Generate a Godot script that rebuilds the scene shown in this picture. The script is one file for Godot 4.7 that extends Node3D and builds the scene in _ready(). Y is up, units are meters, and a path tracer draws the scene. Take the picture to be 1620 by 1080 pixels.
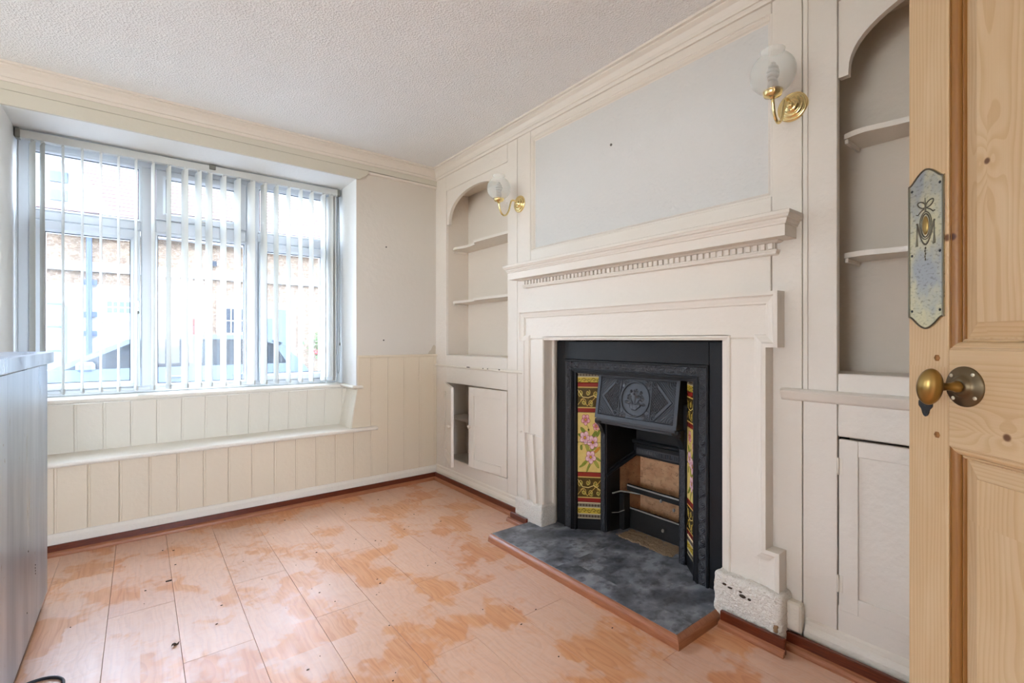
extends Node3D
# Empty cottage living room: panelled fireplace wall on the right, window with a seat under it at the far end,
# stripped pine door standing open beside the camera. y up, metres, floor at 0, camera at 1.0 m.

const XW := 1.70     # face of the panelled fireplace wall
const ZW := -3.065   # face of the window wall boarding
const CEIL := 2.228
const XL := -2.40    # left wall
var M := {}
var rng := RandomNumberGenerator.new()
var taken := {}


func _ready() -> void:
	rng.seed = 11
	# ---- camera, sky, exposure
	var cam := Camera3D.new()
	cam.name = "camera"
	cam.position = Vector3(0, 1.0, 0)
	cam.rotation_degrees = Vector3(0, -38.0, 0)
	cam.projection = Camera3D.PROJECTION_FRUSTUM
	cam.near = 0.05
	cam.far = 200.0
	cam.size = 2.0 * 0.05 * 540.0 / 753.0
	cam.frustum_offset = Vector2(0, -0.05 * 2.0 / 753.0)
	add_child(cam)
	cam.current = true
	var env := Environment.new()
	var sky := Sky.new()
	var sm := ProceduralSkyMaterial.new()
	sm.sky_top_color = Color(0.80, 0.88, 1.0)
	sm.sky_horizon_color = Color(0.90, 0.95, 1.0)
	sm.ground_bottom_color = Color(0.53, 0.54, 0.54)
	sm.ground_horizon_color = Color(0.58, 0.60, 0.61)
	sm.sky_energy_multiplier = 1.0
	sky.sky_material = sm
	env.background_mode = Environment.BG_SKY
	env.sky = sky
	env.background_energy_multiplier = 8.0
	env.tonemap_mode = Environment.TONE_MAPPER_LINEAR
	env.tonemap_exposure = 3.4
	env.sdfgi_enabled = true
	env.ssao_enabled = true
	env.ssil_enabled = true
	var we := WorldEnvironment.new()
	we.name = "environment"
	we.environment = env
	add_child(we)
	# ---- everything else
	make_materials()
	build_shell()
	build_fireplace_wall()
	build_window_wall()
	build_trims()
	build_door()
	build_hall()
	build_mantelpiece()
	build_insert()
	build_hearth()
	build_cupboards()
	build_window()
	build_seat()
	build_blind()
	build_cabinet()
	build_sconces()
	build_outside()
	build_small()


# ------------------------------------------------------------------ mesh builder
class MB:
	var v := PackedVector3Array()
	var n := PackedVector3Array()
	var uv := PackedVector2Array()
	var xf := Transform3D()
	var grain := 1
	var uo := Vector2.ZERO

	func map(p: Vector3, k: Vector3) -> Vector2:
		var a := k.abs()
		var d := 0
		if a.y >= a.x and a.y >= a.z:
			d = 1
		elif a.z >= a.x:
			d = 2
		var g := grain
		if g == d:
			g = (d + 1) % 3
		var o := 3 - g - d
		return Vector2(p[o] + (0.37 if d == g else 0.0), p[g]) + uo

	func tri(a: Vector3, b: Vector3, c: Vector3, na: Vector3, nb: Vector3, nc: Vector3, ua: Vector2, ub: Vector2, uc: Vector2) -> void:
		var m := na + nb + nc
		if (b - a).cross(c - a).dot(m) > 0.0:
			var t := b
			b = c
			c = t
			t = nb
			nb = nc
			nc = t
			var q := ub
			ub = uc
			uc = q
		v.append(xf * a)
		v.append(xf * b)
		v.append(xf * c)
		n.append((xf.basis * na).normalized())
		n.append((xf.basis * nb).normalized())
		n.append((xf.basis * nc).normalized())
		uv.append(ua)
		uv.append(ub)
		uv.append(uc)

	func ftri(a: Vector3, b: Vector3, c: Vector3, k: Vector3) -> void:
		tri(a, b, c, k, k, k, map(a, k), map(b, k), map(c, k))

	func quad(a: Vector3, b: Vector3, c: Vector3, d: Vector3, k: Vector3) -> void:
		ftri(a, b, c, k)
		ftri(a, c, d, k)

	func quad_uv(a: Vector3, b: Vector3, c: Vector3, d: Vector3, k: Vector3, u0: Vector2, u1: Vector2) -> void:
		# a bottom left, b bottom right, c top right, d top left of the picture
		tri(a, b, c, k, k, k, Vector2(u0.x, u1.y), Vector2(u1.x, u1.y), Vector2(u1.x, u0.y))
		tri(a, c, d, k, k, k, Vector2(u0.x, u1.y), Vector2(u1.x, u0.y), Vector2(u0.x, u0.y))

	func box(lo: Vector3, hi: Vector3, ch := 0.0) -> void:
		var c := ch
		var m := (lo + hi) * 0.5
		var h := (hi - lo).abs() * 0.5
		c = minf(c, minf(h.x, minf(h.y, h.z)) * 0.9)
		for ax in 3:
			var b1 := (ax + 1) % 3
			var b2 := (ax + 2) % 3
			for s in [-1.0, 1.0]:
				var k := Vector3.ZERO
				k[ax] = s
				var e1 := Vector3.ZERO
				e1[b1] = h[b1] - c
				var e2 := Vector3.ZERO
				e2[b2] = h[b2] - c
				var o := m + k * h[ax]
				quad(o - e1 - e2, o + e1 - e2, o + e1 + e2, o - e1 + e2, k)
		if c <= 0.0:
			return
		for ax in 3:
			var b1 := (ax + 1) % 3
			var b2 := (ax + 2) % 3
			for s in [-1.0, 1.0]:
				for t in [-1.0, 1.0]:
					var l := Vector3.ZERO
					l[ax] = h[ax] - c
					var p1 := Vector3.ZERO
					p1[b1] = s * h[b1]
					p1[b2] = t * (h[b2] - c)
					var p2 := Vector3.ZERO
					p2[b1] = s * (h[b1] - c)
					p2[b2] = t * h[b2]
					var k := Vector3.ZERO
					k[b1] = s
					k[b2] = t
					quad(m + p1 - l, m + p1 + l, m + p2 + l, m + p2 - l, k.normalized())
		for sx in [-1.0, 1.0]:
			for sy in [-1.0, 1.0]:
				for sz in [-1.0, 1.0]:
					var k := Vector3(sx, sy, sz)
					var a := m + k * h - Vector3(0, sy * c, sz * c)
					var b := m + k * h - Vector3(sx * c, 0, sz * c)
					var d := m + k * h - Vector3(sx * c, sy * c, 0)
					ftri(a, b, d, k.normalized())

	# polygon pts in the plane (o, ux, uy), pushed along w
	func prism(pts: PackedVector2Array, o: Vector3, ux: Vector3, uy: Vector3, w: Vector3, caps := true) -> void:
		var area := 0.0
		var N := pts.size()
		for i in N:
			area += pts[i].cross(pts[(i + 1) % N])
		for i in N:
			var p := pts[i]
			var q := pts[(i + 1) % N]
			var e := q - p
			if e.length() < 1e-7:
				continue
			var out := Vector2(e.y, -e.x).normalized() * signf(area)
			var a := o + ux * p.x + uy * p.y
			var b := o + ux * q.x + uy * q.y
			quad(a, b, b + w, a + w, (ux * out.x + uy * out.y).normalized())
		if caps:
			var idx := Geometry2D.triangulate_polygon(pts)
			var k := w.normalized()
			for i in range(0, idx.size(), 3):
				var a := o + ux * pts[idx[i]].x + uy * pts[idx[i]].y
				var b := o + ux * pts[idx[i + 1]].x + uy * pts[idx[i + 1]].y
				var c := o + ux * pts[idx[i + 2]].x + uy * pts[idx[i + 2]].y
				ftri(a, b, c, -k)
				ftri(a + w, b + w, c + w, k)

	# profile of (offset in the plane, height along nrm) swept with mitred corners along path
	func sweep(path: Array, prof: Array, nrm: Vector3, closed := false, caps := true, smooth := false, only: Array = []) -> void:
		var N := path.size()
		var rows := []
		for i in N:
			var tp: Vector3
			var tn: Vector3
			var has_p := closed or i > 0
			var has_n := closed or i < N - 1
			if has_p:
				tp = (path[i] - path[(i - 1 + N) % N]).normalized()
			if has_n:
				tn = (path[(i + 1) % N] - path[i]).normalized()
			if not has_p:
				tp = tn
			if not has_n:
				tn = tp
			var s1: Vector3 = nrm.cross(tp)
			var s2: Vector3 = nrm.cross(tn)
			var mv: Vector3 = (s1 + s2) / (1.0 + s1.dot(s2))
			var row := []
			for p in prof:
				row.append(path[i] + mv * p.x + nrm * p.y)
			rows.append(row)
		var area := 0.0
		for j in prof.size():
			area += prof[j].cross(prof[(j + 1) % prof.size()])
		var sg := signf(area)
		var last := N if closed else N - 1
		for i in last:
			if not only.is_empty() and not only.has(i):
				continue
			var r0: Array = rows[i]
			var r1: Array = rows[(i + 1) % N]
			var t: Vector3 = (path[(i + 1) % N] - path[i]).normalized()
			var s: Vector3 = nrm.cross(t)
			var ns := []
			for j in prof.size():
				var e: Vector2 = prof[(j + 1) % prof.size()] - prof[j]
				var out := Vector2(e.y, -e.x).normalized() * sg
				ns.append((s * out.x + nrm * out.y).normalized())
			for j in prof.size():
				var j2 := (j + 1) % prof.size()
				if smooth:
					var pj := (j - 1 + prof.size()) % prof.size()
					var na: Vector3 = ns[j]
					var nb: Vector3 = ns[j]
					if ns[pj].dot(ns[j]) > 0.6:
						na = (ns[pj] + ns[j]).normalized()
					if ns[j2].dot(ns[j]) > 0.6:
						nb = (ns[j2] + ns[j]).normalized()
					tri(r0[j], r0[j2], r1[j2], na, nb, nb, map(r0[j], ns[j]), map(r0[j2], ns[j]), map(r1[j2], ns[j]))
					tri(r0[j], r1[j2], r1[j], na, nb, na, map(r0[j], ns[j]), map(r1[j2], ns[j]), map(r1[j], ns[j]))
				else:
					quad(r0[j], r0[j2], r1[j2], r1[j], ns[j])
		if caps and not closed:
			var pv := PackedVector2Array()
			for p in prof:
				pv.append(p)
			var idx := Geometry2D.triangulate_polygon(pv)
			var k0: Vector3 = (path[0] - path[1]).normalized()
			var k1: Vector3 = (path[N - 1] - path[N - 2]).normalized()
			for i in range(0, idx.size(), 3):
				ftri(rows[0][idx[i]], rows[0][idx[i + 1]], rows[0][idx[i + 2]], k0)
				ftri(rows[N - 1][idx[i]], rows[N - 1][idx[i + 1]], rows[N - 1][idx[i + 2]], k1)

	# prof: (radius, height along ax)
	func lathe(prof: Array, o: Vector3, ax: Vector3, seg := 28, squash := Vector2.ONE) -> void:
		var e1 := ax.cross(Vector3(0.3, 0.9, 0.41)).normalized()
		if absf(ax.y) < 0.5:
			e1 = ax.cross(Vector3.UP).normalized()
		var e2 := ax.cross(e1).normalized()
		var N := prof.size()
		var nr := []
		for i in N:
			var acc := Vector2.ZERO
			for s in [-1, 0]:
				if i + s >= 0 and i + s + 1 < N:
					var e: Vector2 = prof[i + s + 1] - prof[i + s]
					if e.length() > 1e-7:
						acc += Vector2(e.y, -e.x).normalized()
			nr.append(acc.normalized())
		for i in N - 1:
			var e: Vector2 = prof[i + 1] - prof[i]
			if e.length() < 1e-7:
				continue
			var fn := Vector2(e.y, -e.x).normalized()
			var n0: Vector2 = nr[i] if fn.dot(nr[i]) > 0.75 else fn
			var n1: Vector2 = nr[i + 1] if fn.dot(nr[i + 1]) > 0.75 else fn
			for j in seg:
				var a0 := TAU * j / seg
				var a1 := TAU * (j + 1) / seg
				var d0 := e1 * cos(a0) * squash.x + e2 * sin(a0) * squash.y
				var d1 := e1 * cos(a1) * squash.x + e2 * sin(a1) * squash.y
				var k0 := e1 * cos(a0) / squash.x + e2 * sin(a0) / squash.y
				var k1 := e1 * cos(a1) / squash.x + e2 * sin(a1) / squash.y
				var A: Vector3 = o + d0 * prof[i].x + ax * prof[i].y
				var B: Vector3 = o + d1 * prof[i].x + ax * prof[i].y
				var C: Vector3 = o + d1 * prof[i + 1].x + ax * prof[i + 1].y
				var D: Vector3 = o + d0 * prof[i + 1].x + ax * prof[i + 1].y
				var ua := Vector2(float(j) / seg, prof[i].y)
				var ub := Vector2(float(j + 1) / seg, prof[i + 1].y)
				if prof[i].x > 1e-6:
					tri(A, B, C, k0 * n0.x + ax * n0.y, k1 * n0.x + ax * n0.y, k1 * n1.x + ax * n1.y, ua, Vector2(ub.x, ua.y), ub)
				if prof[i + 1].x > 1e-6:
					tri(A, C, D, k0 * n0.x + ax * n0.y, k1 * n1.x + ax * n1.y, k0 * n1.x + ax * n1.y, ua, ub, Vector2(ua.x, ub.y))

	func tube(pts: Array, r: float, seg := 10, taper: Array = []) -> void:
		var N := pts.size()
		var prev := Vector3.ZERO
		var rings := []
		var norms := []
		for i in N:
			var t: Vector3 = (pts[mini(i + 1, N - 1)] - pts[maxi(i - 1, 0)]).normalized()
			var e1: Vector3
			if i == 0:
				e1 = t.cross(Vector3(0.21, 0.93, 0.3)).normalized()
			else:
				e1 = (prev - t * prev.dot(t)).normalized()
			prev = e1
			var e2 := t.cross(e1)
			var rr := r if taper.is_empty() else float(taper[i])
			var ring := []
			var nn := []
			for j in seg + 1:
				var a := TAU * j / seg
				var d := e1 * cos(a) + e2 * sin(a)
				ring.append(pts[i] + d * rr)
				nn.append(d)
			rings.append(ring)
			norms.append(nn)
		for i in N - 1:
			for j in seg:
				var u0 := Vector2(float(j) / seg, float(i) / N)
				var u1 := Vector2(float(j + 1) / seg, float(i + 1) / N)
				tri(rings[i][j], rings[i][j + 1], rings[i + 1][j + 1], norms[i][j], norms[i][j + 1], norms[i + 1][j + 1], u0, Vector2(u1.x, u0.y), u1)
				tri(rings[i][j], rings[i + 1][j + 1], rings[i + 1][j], norms[i][j], norms[i + 1][j + 1], norms[i + 1][j], u0, u1, Vector2(u0.x, u1.y))
		for s in [0, N - 1]:
			var k: Vector3 = (pts[0] - pts[1]).normalized() if s == 0 else (pts[N - 1] - pts[N - 2]).normalized()
			for j in seg:
				ftri(pts[s], rings[s][j], rings[s][j + 1], k)

	func ball(c: Vector3, r: Vector3, seg := 20, rows := 12) -> void:
		for i in rows:
			var t0 := PI * i / rows
			var t1 := PI * (i + 1) / rows
			for j in seg:
				var a0 := TAU * j / seg
				var a1 := TAU * (j + 1) / seg
				var d := [Vector3(sin(t0) * cos(a0), cos(t0), sin(t0) * sin(a0)), Vector3(sin(t0) * cos(a1), cos(t0), sin(t0) * sin(a1)), Vector3(sin(t1) * cos(a1), cos(t1), sin(t1) * sin(a1)), Vector3(sin(t1) * cos(a0), cos(t1), sin(t1) * sin(a0))]
				var u := [Vector2(a0, t0), Vector2(a1, t0), Vector2(a1, t1), Vector2(a0, t1)]
				if i > 0:
					tri(c + d[0] * r, c + d[1] * r, c + d[2] * r, d[0] / r, d[1] / r, d[2] / r, u[0], u[1], u[2])
				if i < rows - 1:
					tri(c + d[0] * r, c + d[2] * r, c + d[3] * r, d[0] / r, d[2] / r, d[3] / r, u[0], u[2], u[3])

	# relief: f(s, t) -> height, over the rectangle o + eu*s + ev*t (s in 0..lu metres, t in 0..lv metres)
	func relief(o: Vector3, eu: Vector3, ev: Vector3, lu: float, lv: float, nu: int, nv: int, f: Callable) -> void:
		var k := eu.cross(ev).normalized()
		var P := []
		for i in nu + 1:
			var row := []
			for j in nv + 1:
				var s := lu * i / nu
				var t := lv * j / nv
				row.append(o + eu * s + ev * t + k * float(f.call(s, t)))
			P.append(row)
		var NN := []
		for i in nu + 1:
			var row := []
			for j in nv + 1:
				var a: Vector3 = P[mini(i + 1, nu)][j] - P[maxi(i - 1, 0)][j]
				var b: Vector3 = P[i][mini(j + 1, nv)] - P[i][maxi(j - 1, 0)]
				row.append(a.cross(b).normalized())
			NN.append(row)
		for i in nu:
			for j in nv:
				var u0 := Vector2(lu * i / nu, lv * j / nv)
				var u1 := Vector2(lu * (i + 1) / nu, lv * (j + 1) / nv)
				tri(P[i][j], P[i + 1][j], P[i + 1][j + 1], NN[i][j], NN[i + 1][j], NN[i + 1][j + 1], u0, Vector2(u1.x, u0.y), u1)
				tri(P[i][j], P[i + 1][j + 1], P[i][j + 1], NN[i][j], NN[i + 1][j + 1], NN[i][j + 1], u0, u1, Vector2(u0.x, u1.y))

	func mesh() -> ArrayMesh:
		var arr := []
		arr.resize(Mesh.ARRAY_MAX)
		arr[Mesh.ARRAY_VERTEX] = v
		arr[Mesh.ARRAY_NORMAL] = n
		arr[Mesh.ARRAY_TEX_UV] = uv
		var m := ArrayMesh.new()
		m.add_surface_from_arrays(Mesh.PRIMITIVE_TRIANGLES, arr)
		return m


func numbered(called: String) -> String:
	if not taken.has(called):
		taken[called] = 0
		return called
	taken[called] += 1
	return "%s_%03d" % [called, taken[called]]


func tag(o: Node, label: String, category: String, group := "", kind := "") -> void:
	o.set_meta("label", label)
	o.set_meta("category", category)
	if group:
		o.set_meta("group", group)
	if kind:
		o.set_meta("kind", kind)


func thing(called: String, at: Vector3, label: String, category: String, group := "", kind := "") -> Node3D:
	var o := Node3D.new()
	o.name = numbered(called)
	o.position = at
	add_child(o)
	tag(o, label, category, group, kind)
	return o


# commits a builder (in world metres unless local) as ONE mesh under parent
func part(parent: Node3D, called: String, b: MB, mat: Material, local := false, kind := "", label := "") -> MeshInstance3D:
	var o := MeshInstance3D.new()
	var nm := called
	var k := 0
	while parent.has_node(nm):
		k += 1
		nm = "%s_%03d" % [called, k]
	o.name = nm
	if not local:
		var g := Transform3D()
		var p: Node = parent
		while p is Node3D and p != self:
			g = p.transform * g
			p = p.get_parent()
		var inv := g.affine_inverse()
		b.v = inv * b.v
		for i in b.n.size():
			b.n[i] = inv.basis * b.n[i]
	o.mesh = b.mesh()
	o.material_override = null
	o.mesh.surface_set_material(0, mat)
	parent.add_child(o)
	if kind:
		o.set_meta("kind", kind)
	if label:
		o.set_meta("label", label)
	return o


func bx(parent: Node3D, called: String, lo: Vector3, hi: Vector3, mat: Material, ch := 0.0, grain := 1, uo := Vector2.ZERO) -> MeshInstance3D:
	var b := MB.new()
	b.grain = grain
	b.uo = uo
	b.box(Vector3(minf(lo.x, hi.x), minf(lo.y, hi.y), minf(lo.z, hi.z)), Vector3(maxf(lo.x, hi.x), maxf(lo.y, hi.y), maxf(lo.z, hi.z)), ch)
	return part(parent, called, b, mat)


# ------------------------------------------------------------------ materials
func noise_tex(size: int, freq: float, type := FastNoiseLite.TYPE_SIMPLEX_SMOOTH, oct := 3, sd := 1, cell := false) -> NoiseTexture2D:
	var f := FastNoiseLite.new()
	f.seed = sd
	f.noise_type = type
	f.frequency = freq
	f.fractal_octaves = oct
	if cell:
		f.cellular_return_type = FastNoiseLite.RETURN_DISTANCE
	var t := NoiseTexture2D.new()
	t.width = size
	t.height = size
	t.seamless = true
	t.noise = f
	return t


func img_tex(w: int, h: int, f: Callable, alpha := false) -> ImageTexture:
	var ch := 4 if alpha else 3
	var data := PackedByteArray()
	data.resize(w * h * ch)
	var k := 0
	for y in h:
		for x in w:
			var c: Color = f.call(x, y)
			data[k] = int(clampf(c.r, 0, 1) * 255.0)
			data[k + 1] = int(clampf(c.g, 0, 1) * 255.0)
			data[k + 2] = int(clampf(c.b, 0, 1) * 255.0)
			if alpha:
				data[k + 3] = int(clampf(c.a, 0, 1) * 255.0)
			k += ch
	return ImageTexture.create_from_image(Image.create_from_data(w, h, false, Image.FORMAT_RGBA8 if alpha else Image.FORMAT_RGB8, data))


func mat(called: String, col: Color, rough := 0.5, metal := 0.0) -> StandardMaterial3D:
	var m := StandardMaterial3D.new()
	m.resource_name = called
	m.albedo_color = col
	m.roughness = rough
	m.metallic = metal
	M[called] = m
	return m


func relief_on(m: StandardMaterial3D, t: Texture2D, cm: float, scale: float) -> void:
	m.heightmap_enabled = true
	m.heightmap_texture = t
	m.heightmap_scale = cm
	m.uv1_triplanar = true
	m.uv1_world_triplanar = true
	m.uv1_scale = Vector3.ONE * scale


func fn(sd: int, freq: float, oct := 3) -> FastNoiseLite:
	var f := FastNoiseLite.new()
	f.seed = sd
	f.frequency = freq
	f.fractal_octaves = oct
	f.noise_type = FastNoiseLite.TYPE_SIMPLEX_SMOOTH
	return f


func make_materials() -> void:
	var brushed := noise_tex(512, 0.02, FastNoiseLite.TYPE_SIMPLEX_SMOOTH, 5, 3)
	var stipple := noise_tex(512, 0.06, FastNoiseLite.TYPE_CELLULAR, 2, 5, true)
	var lumps := noise_tex(512, 0.035, FastNoiseLite.TYPE_SIMPLEX_SMOOTH, 4, 8)
	var m := mat("cream_paint", Color8(229, 220, 207), 0.36)
	relief_on(m, brushed, 0.10, 3.0)
	m = mat("cream_old", Color8(231, 222, 206), 0.42)
	relief_on(m, lumps, 0.12, 3.2)
	m = mat("cream_board", Color8(226, 210, 184), 0.40)
	relief_on(m, brushed, 0.06, 3.0)
	m = mat("cream_shaded", Color8(213, 207, 190), 0.5)  # cream greyed for the fascia, mostly its shade put into the colour
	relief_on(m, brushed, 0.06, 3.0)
	m = mat("cream_pale", Color8(230, 222, 206), 0.42)
	relief_on(m, brushed, 0.06, 3.0)
	m = mat("niche_paint", Color8(223, 211, 195), 0.7)
	relief_on(m, brushed, 0.08, 2.5)
	m = mat("plaster", Color8(217, 208, 195), 0.85)
	relief_on(m, brushed, 0.10, 2.0)
	m = mat("panel_white", Color8(215, 213, 208), 0.8)
	relief_on(m, lumps, 0.14, 2.6)
	m = mat("reveal_white", Color8(236, 236, 233), 0.7)
	relief_on(m, brushed, 0.06, 2.5)
	m = mat("ceiling", Color8(241, 240, 238), 0.95)
	relief_on(m, stipple, 0.40, 3.6)
	mat("upvc", Color8(222, 227, 232), 0.28)
	mat("gasket", Color8(52, 55, 58), 0.7)
	m = mat("glass", Color(0.93, 0.97, 0.98, 0.06), 0.02)
	m.transparency = BaseMaterial3D.TRANSPARENCY_ALPHA
	m = mat("blind_cloth", Color8(214, 213, 206), 0.85)
	m.backlight_enabled = true
	m.backlight = Color(0.22, 0.22, 0.21)
	mat("blind_weight", Color8(200, 202, 200), 0.5)
	mat("rail_white", Color8(208, 209, 205), 0.35)
	mat("dark_plastic", Color8(40, 40, 42), 0.5)
	mat("grey_plastic", Color8(118, 116, 108), 0.5)
	mat("dark_gap", Color8(50, 42, 34), 0.9)
	mat("chrome", Color8(205, 207, 208), 0.2, 1.0)
	mat("brass", Color8(238, 216, 156), 0.14, 1.0)
	mat("old_brass", Color8(156, 128, 76), 0.3, 1.0)
	mat("bronze", Color8(112, 97, 74), 0.38, 1.0)
	m = mat("plate_metal", Color.WHITE, 0.42, 1.0)
	mat("plate_dark", Color8(104, 98, 84), 0.42, 1.0)
	var tn := fn(15, 1.0, 4)
	m.albedo_texture = img_tex(128, 512, func(x, y):
		var t := 0.5 + 0.5 * tn.get_noise_2d(x * 0.018, y * 0.005)
		var c := Color8(164, 164, 162).lerp(Color8(204, 194, 158), smoothstep(0.3, 0.7, t))
		return c.lerp(Color8(78, 74, 66), clampf(tn.get_noise_2d(x * 0.12 + 50.0, y * 0.10) - 0.2, 0, 1)))
	m.uv1_scale = Vector3(6, 3, 1)
	mat("screw_steel", Color8(226, 220, 200), 0.35, 0.6)
	mat("black_iron_fitting", Color8(40, 41, 42), 0.5, 0.3)
	m = mat("globe_glass", Color(0.94, 0.94, 0.91, 0.27), 0.3)
	m.transparency = BaseMaterial3D.TRANSPARENCY_ALPHA
	mat("bulb_white", Color8(168, 164, 158), 0.4)
	# cast iron, black lead polish
	m = mat("cast_iron", Color8(27, 28, 31), 0.42)
	m.metallic_specular = 0.36
	relief_on(m, lumps, 0.03, 9.0)
	m = mat("soot_iron", Color8(15, 14, 14), 0.6)
	relief_on(m, lumps, 0.08, 9.0)
	m = mat("black_lead", Color8(74, 76, 80), 0.42, 0.65)
	relief_on(m, lumps, 0.03, 9.0)
	m = mat("bare_edge", Color8(148, 146, 140), 0.7)
	mat("dado_nail", Color8(70, 62, 54), 0.8)
	mat("mahogany", Color8(128, 62, 34), 0.3)
	mat("quadrant", Color8(178, 116, 80), 0.34)
	mat("cable", Color8(30, 30, 34), 0.5)
	m = mat("bare_plaster", Color8(200, 186, 164), 0.95)
	m = mat("chip_dark", Color8(70, 58, 46), 0.9)
	m = mat("chip_brown", Color8(150, 118, 84), 0.9)
	# mahogany and quadrant grain
	var g1 := fn(21, 1.0, 3)
	var streak := img_tex(128, 512, func(x, y):
		var t := 0.5 + 0.5 * g1.get_noise_2d(x * 0.22, y * 0.012)
		t = clampf(t + 0.22 * g1.get_noise_2d(x * 0.9, y * 0.03), 0, 1)
		return Color8(62, 22, 8).lerp(Color8(130, 55, 24), t))
	M.mahogany.albedo_color = Color.WHITE
	M.mahogany.albedo_texture = streak
	M.mahogany.uv1_scale = Vector3(8, 1.6, 1)
	M.quadrant.albedo_color = Color(1.38, 1.9, 2.3)
	M.quadrant.albedo_color = Color8(232, 214, 205)
	var streak2 := img_tex(128, 512, func(x, y):
		var t := 0.5 + 0.5 * g1.get_noise_2d(x * 0.22 + 90.0, y * 0.010)
		return Color8(156, 100, 66).lerp(Color8(202, 146, 106), t))
	M.quadrant.albedo_texture = streak2
	M.quadrant.uv1_scale = Vector3(8, 1.6, 1)
	pine_texture()
	floor_texture()
	steel_texture()
	slate_texture()
	brick_texture()
	tile_textures()
	# outside
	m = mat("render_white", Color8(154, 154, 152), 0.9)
	var st := fn(41, 1.0, 2)
	var cel := FastNoiseLite.new()
	cel.noise_type = FastNoiseLite.TYPE_CELLULAR
	cel.frequency = 1.0
	cel.seed = 9
	cel.cellular_return_type = FastNoiseLite.RETURN_DISTANCE2_DIV
	var cel2 := FastNoiseLite.new()
	cel2.noise_type = FastNoiseLite.TYPE_CELLULAR
	cel2.frequency = 1.0
	cel2.seed = 9
	cel2.cellular_return_type = FastNoiseLite.RETURN_CELL_VALUE
	var stone := img_tex(512, 512, func(x, y):
		var d := cel.get_noise_2d(x * 0.036, y * 0.055)
		var c := cel2.get_noise_2d(x * 0.036, y * 0.055) * 0.5 + 0.5
		var joint := smoothstep(-0.25, -0.06, d)
		var base := Color8(84, 64, 48).lerp(Color8(150, 130, 106), c)
		base = base.lerp(Color8(92, 84, 80), clampf(st.get_noise_2d(x * 0.1, y * 0.1) * 0.5, 0, 1))
		return base.lerp(Color8(170, 162, 150), joint))
	m = mat("rubble_stone", Color.WHITE, 0.95)
	m.albedo_texture = stone
	m.uv1_triplanar = true
	m.uv1_world_triplanar = true
	m.uv1_scale = Vector3.ONE * 0.62
	m = mat("roof_tile", Color8(96, 72, 66), 0.9)
	mat("slate_roof", Color8(112, 118, 128), 0.8)
	mat("joinery_white", Color8(196, 198, 200), 0.5)
	mat("joinery_blue", Color8(84, 100, 122), 0.5)
	mat("pale_panel", Color8(124, 138, 146), 0.5)
	mat("dark_pane", Color8(40, 50, 62), 0.1)
	mat("pipe_blue", Color8(58, 72, 94), 0.5)
	mat("post_red", Color8(196, 62, 48), 0.4)
	mat("notice_orange", Color8(222, 150, 96), 0.6)
	mat("tarmac", Color8(92, 93, 96), 0.9)
	mat("kerb_stone", Color8(150, 148, 142), 0.9)
	m = mat("car_paint", Color8(104, 122, 144), 0.25)
	m.clearcoat_enabled = true
	m.clearcoat = 0.8
	mat("car_glass", Color8(26, 38, 52), 0.06)
	mat("tyre", Color8(26, 26, 28), 0.85)
	mat("alloy", Color8(170, 172, 176), 0.3, 0.8)
	m = mat("leaf_green", Color8(78, 106, 52), 0.7)
	m = mat("flower_red", Color8(190, 60, 60), 0.6)
	mat("debris", Color8(58, 42, 30), 0.9)
	mat("ash", Color8(158, 132, 102), 1.0)
	relief_on(M.ash, lumps, 0.35, 14.0)
	m = mat("plinth_white", Color8(232, 226, 214), 0.6)
	var flake := fn(61, 1.0, 3)
	m.albedo_color = Color.WHITE
	m.albedo_texture = img_tex(512, 512, func(x, y):
		var t := flake.get_noise_2d(x * 0.05, y * 0.05)
		var s := flake.get_noise_2d(x * 0.11 + 70.0, y * 0.13)
		var c := Color8(233, 227, 216)
		if t > 0.42 and s > -0.1:
			c = c.lerp(Color8(176, 152, 124), 0.8)
		if s > 0.62:
			c = Color8(104, 84, 66)
		return c)
	relief_on(m, lumps, 0.4, 7.0)
	m.uv1_scale = Vector3.ONE * 5.0


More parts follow.
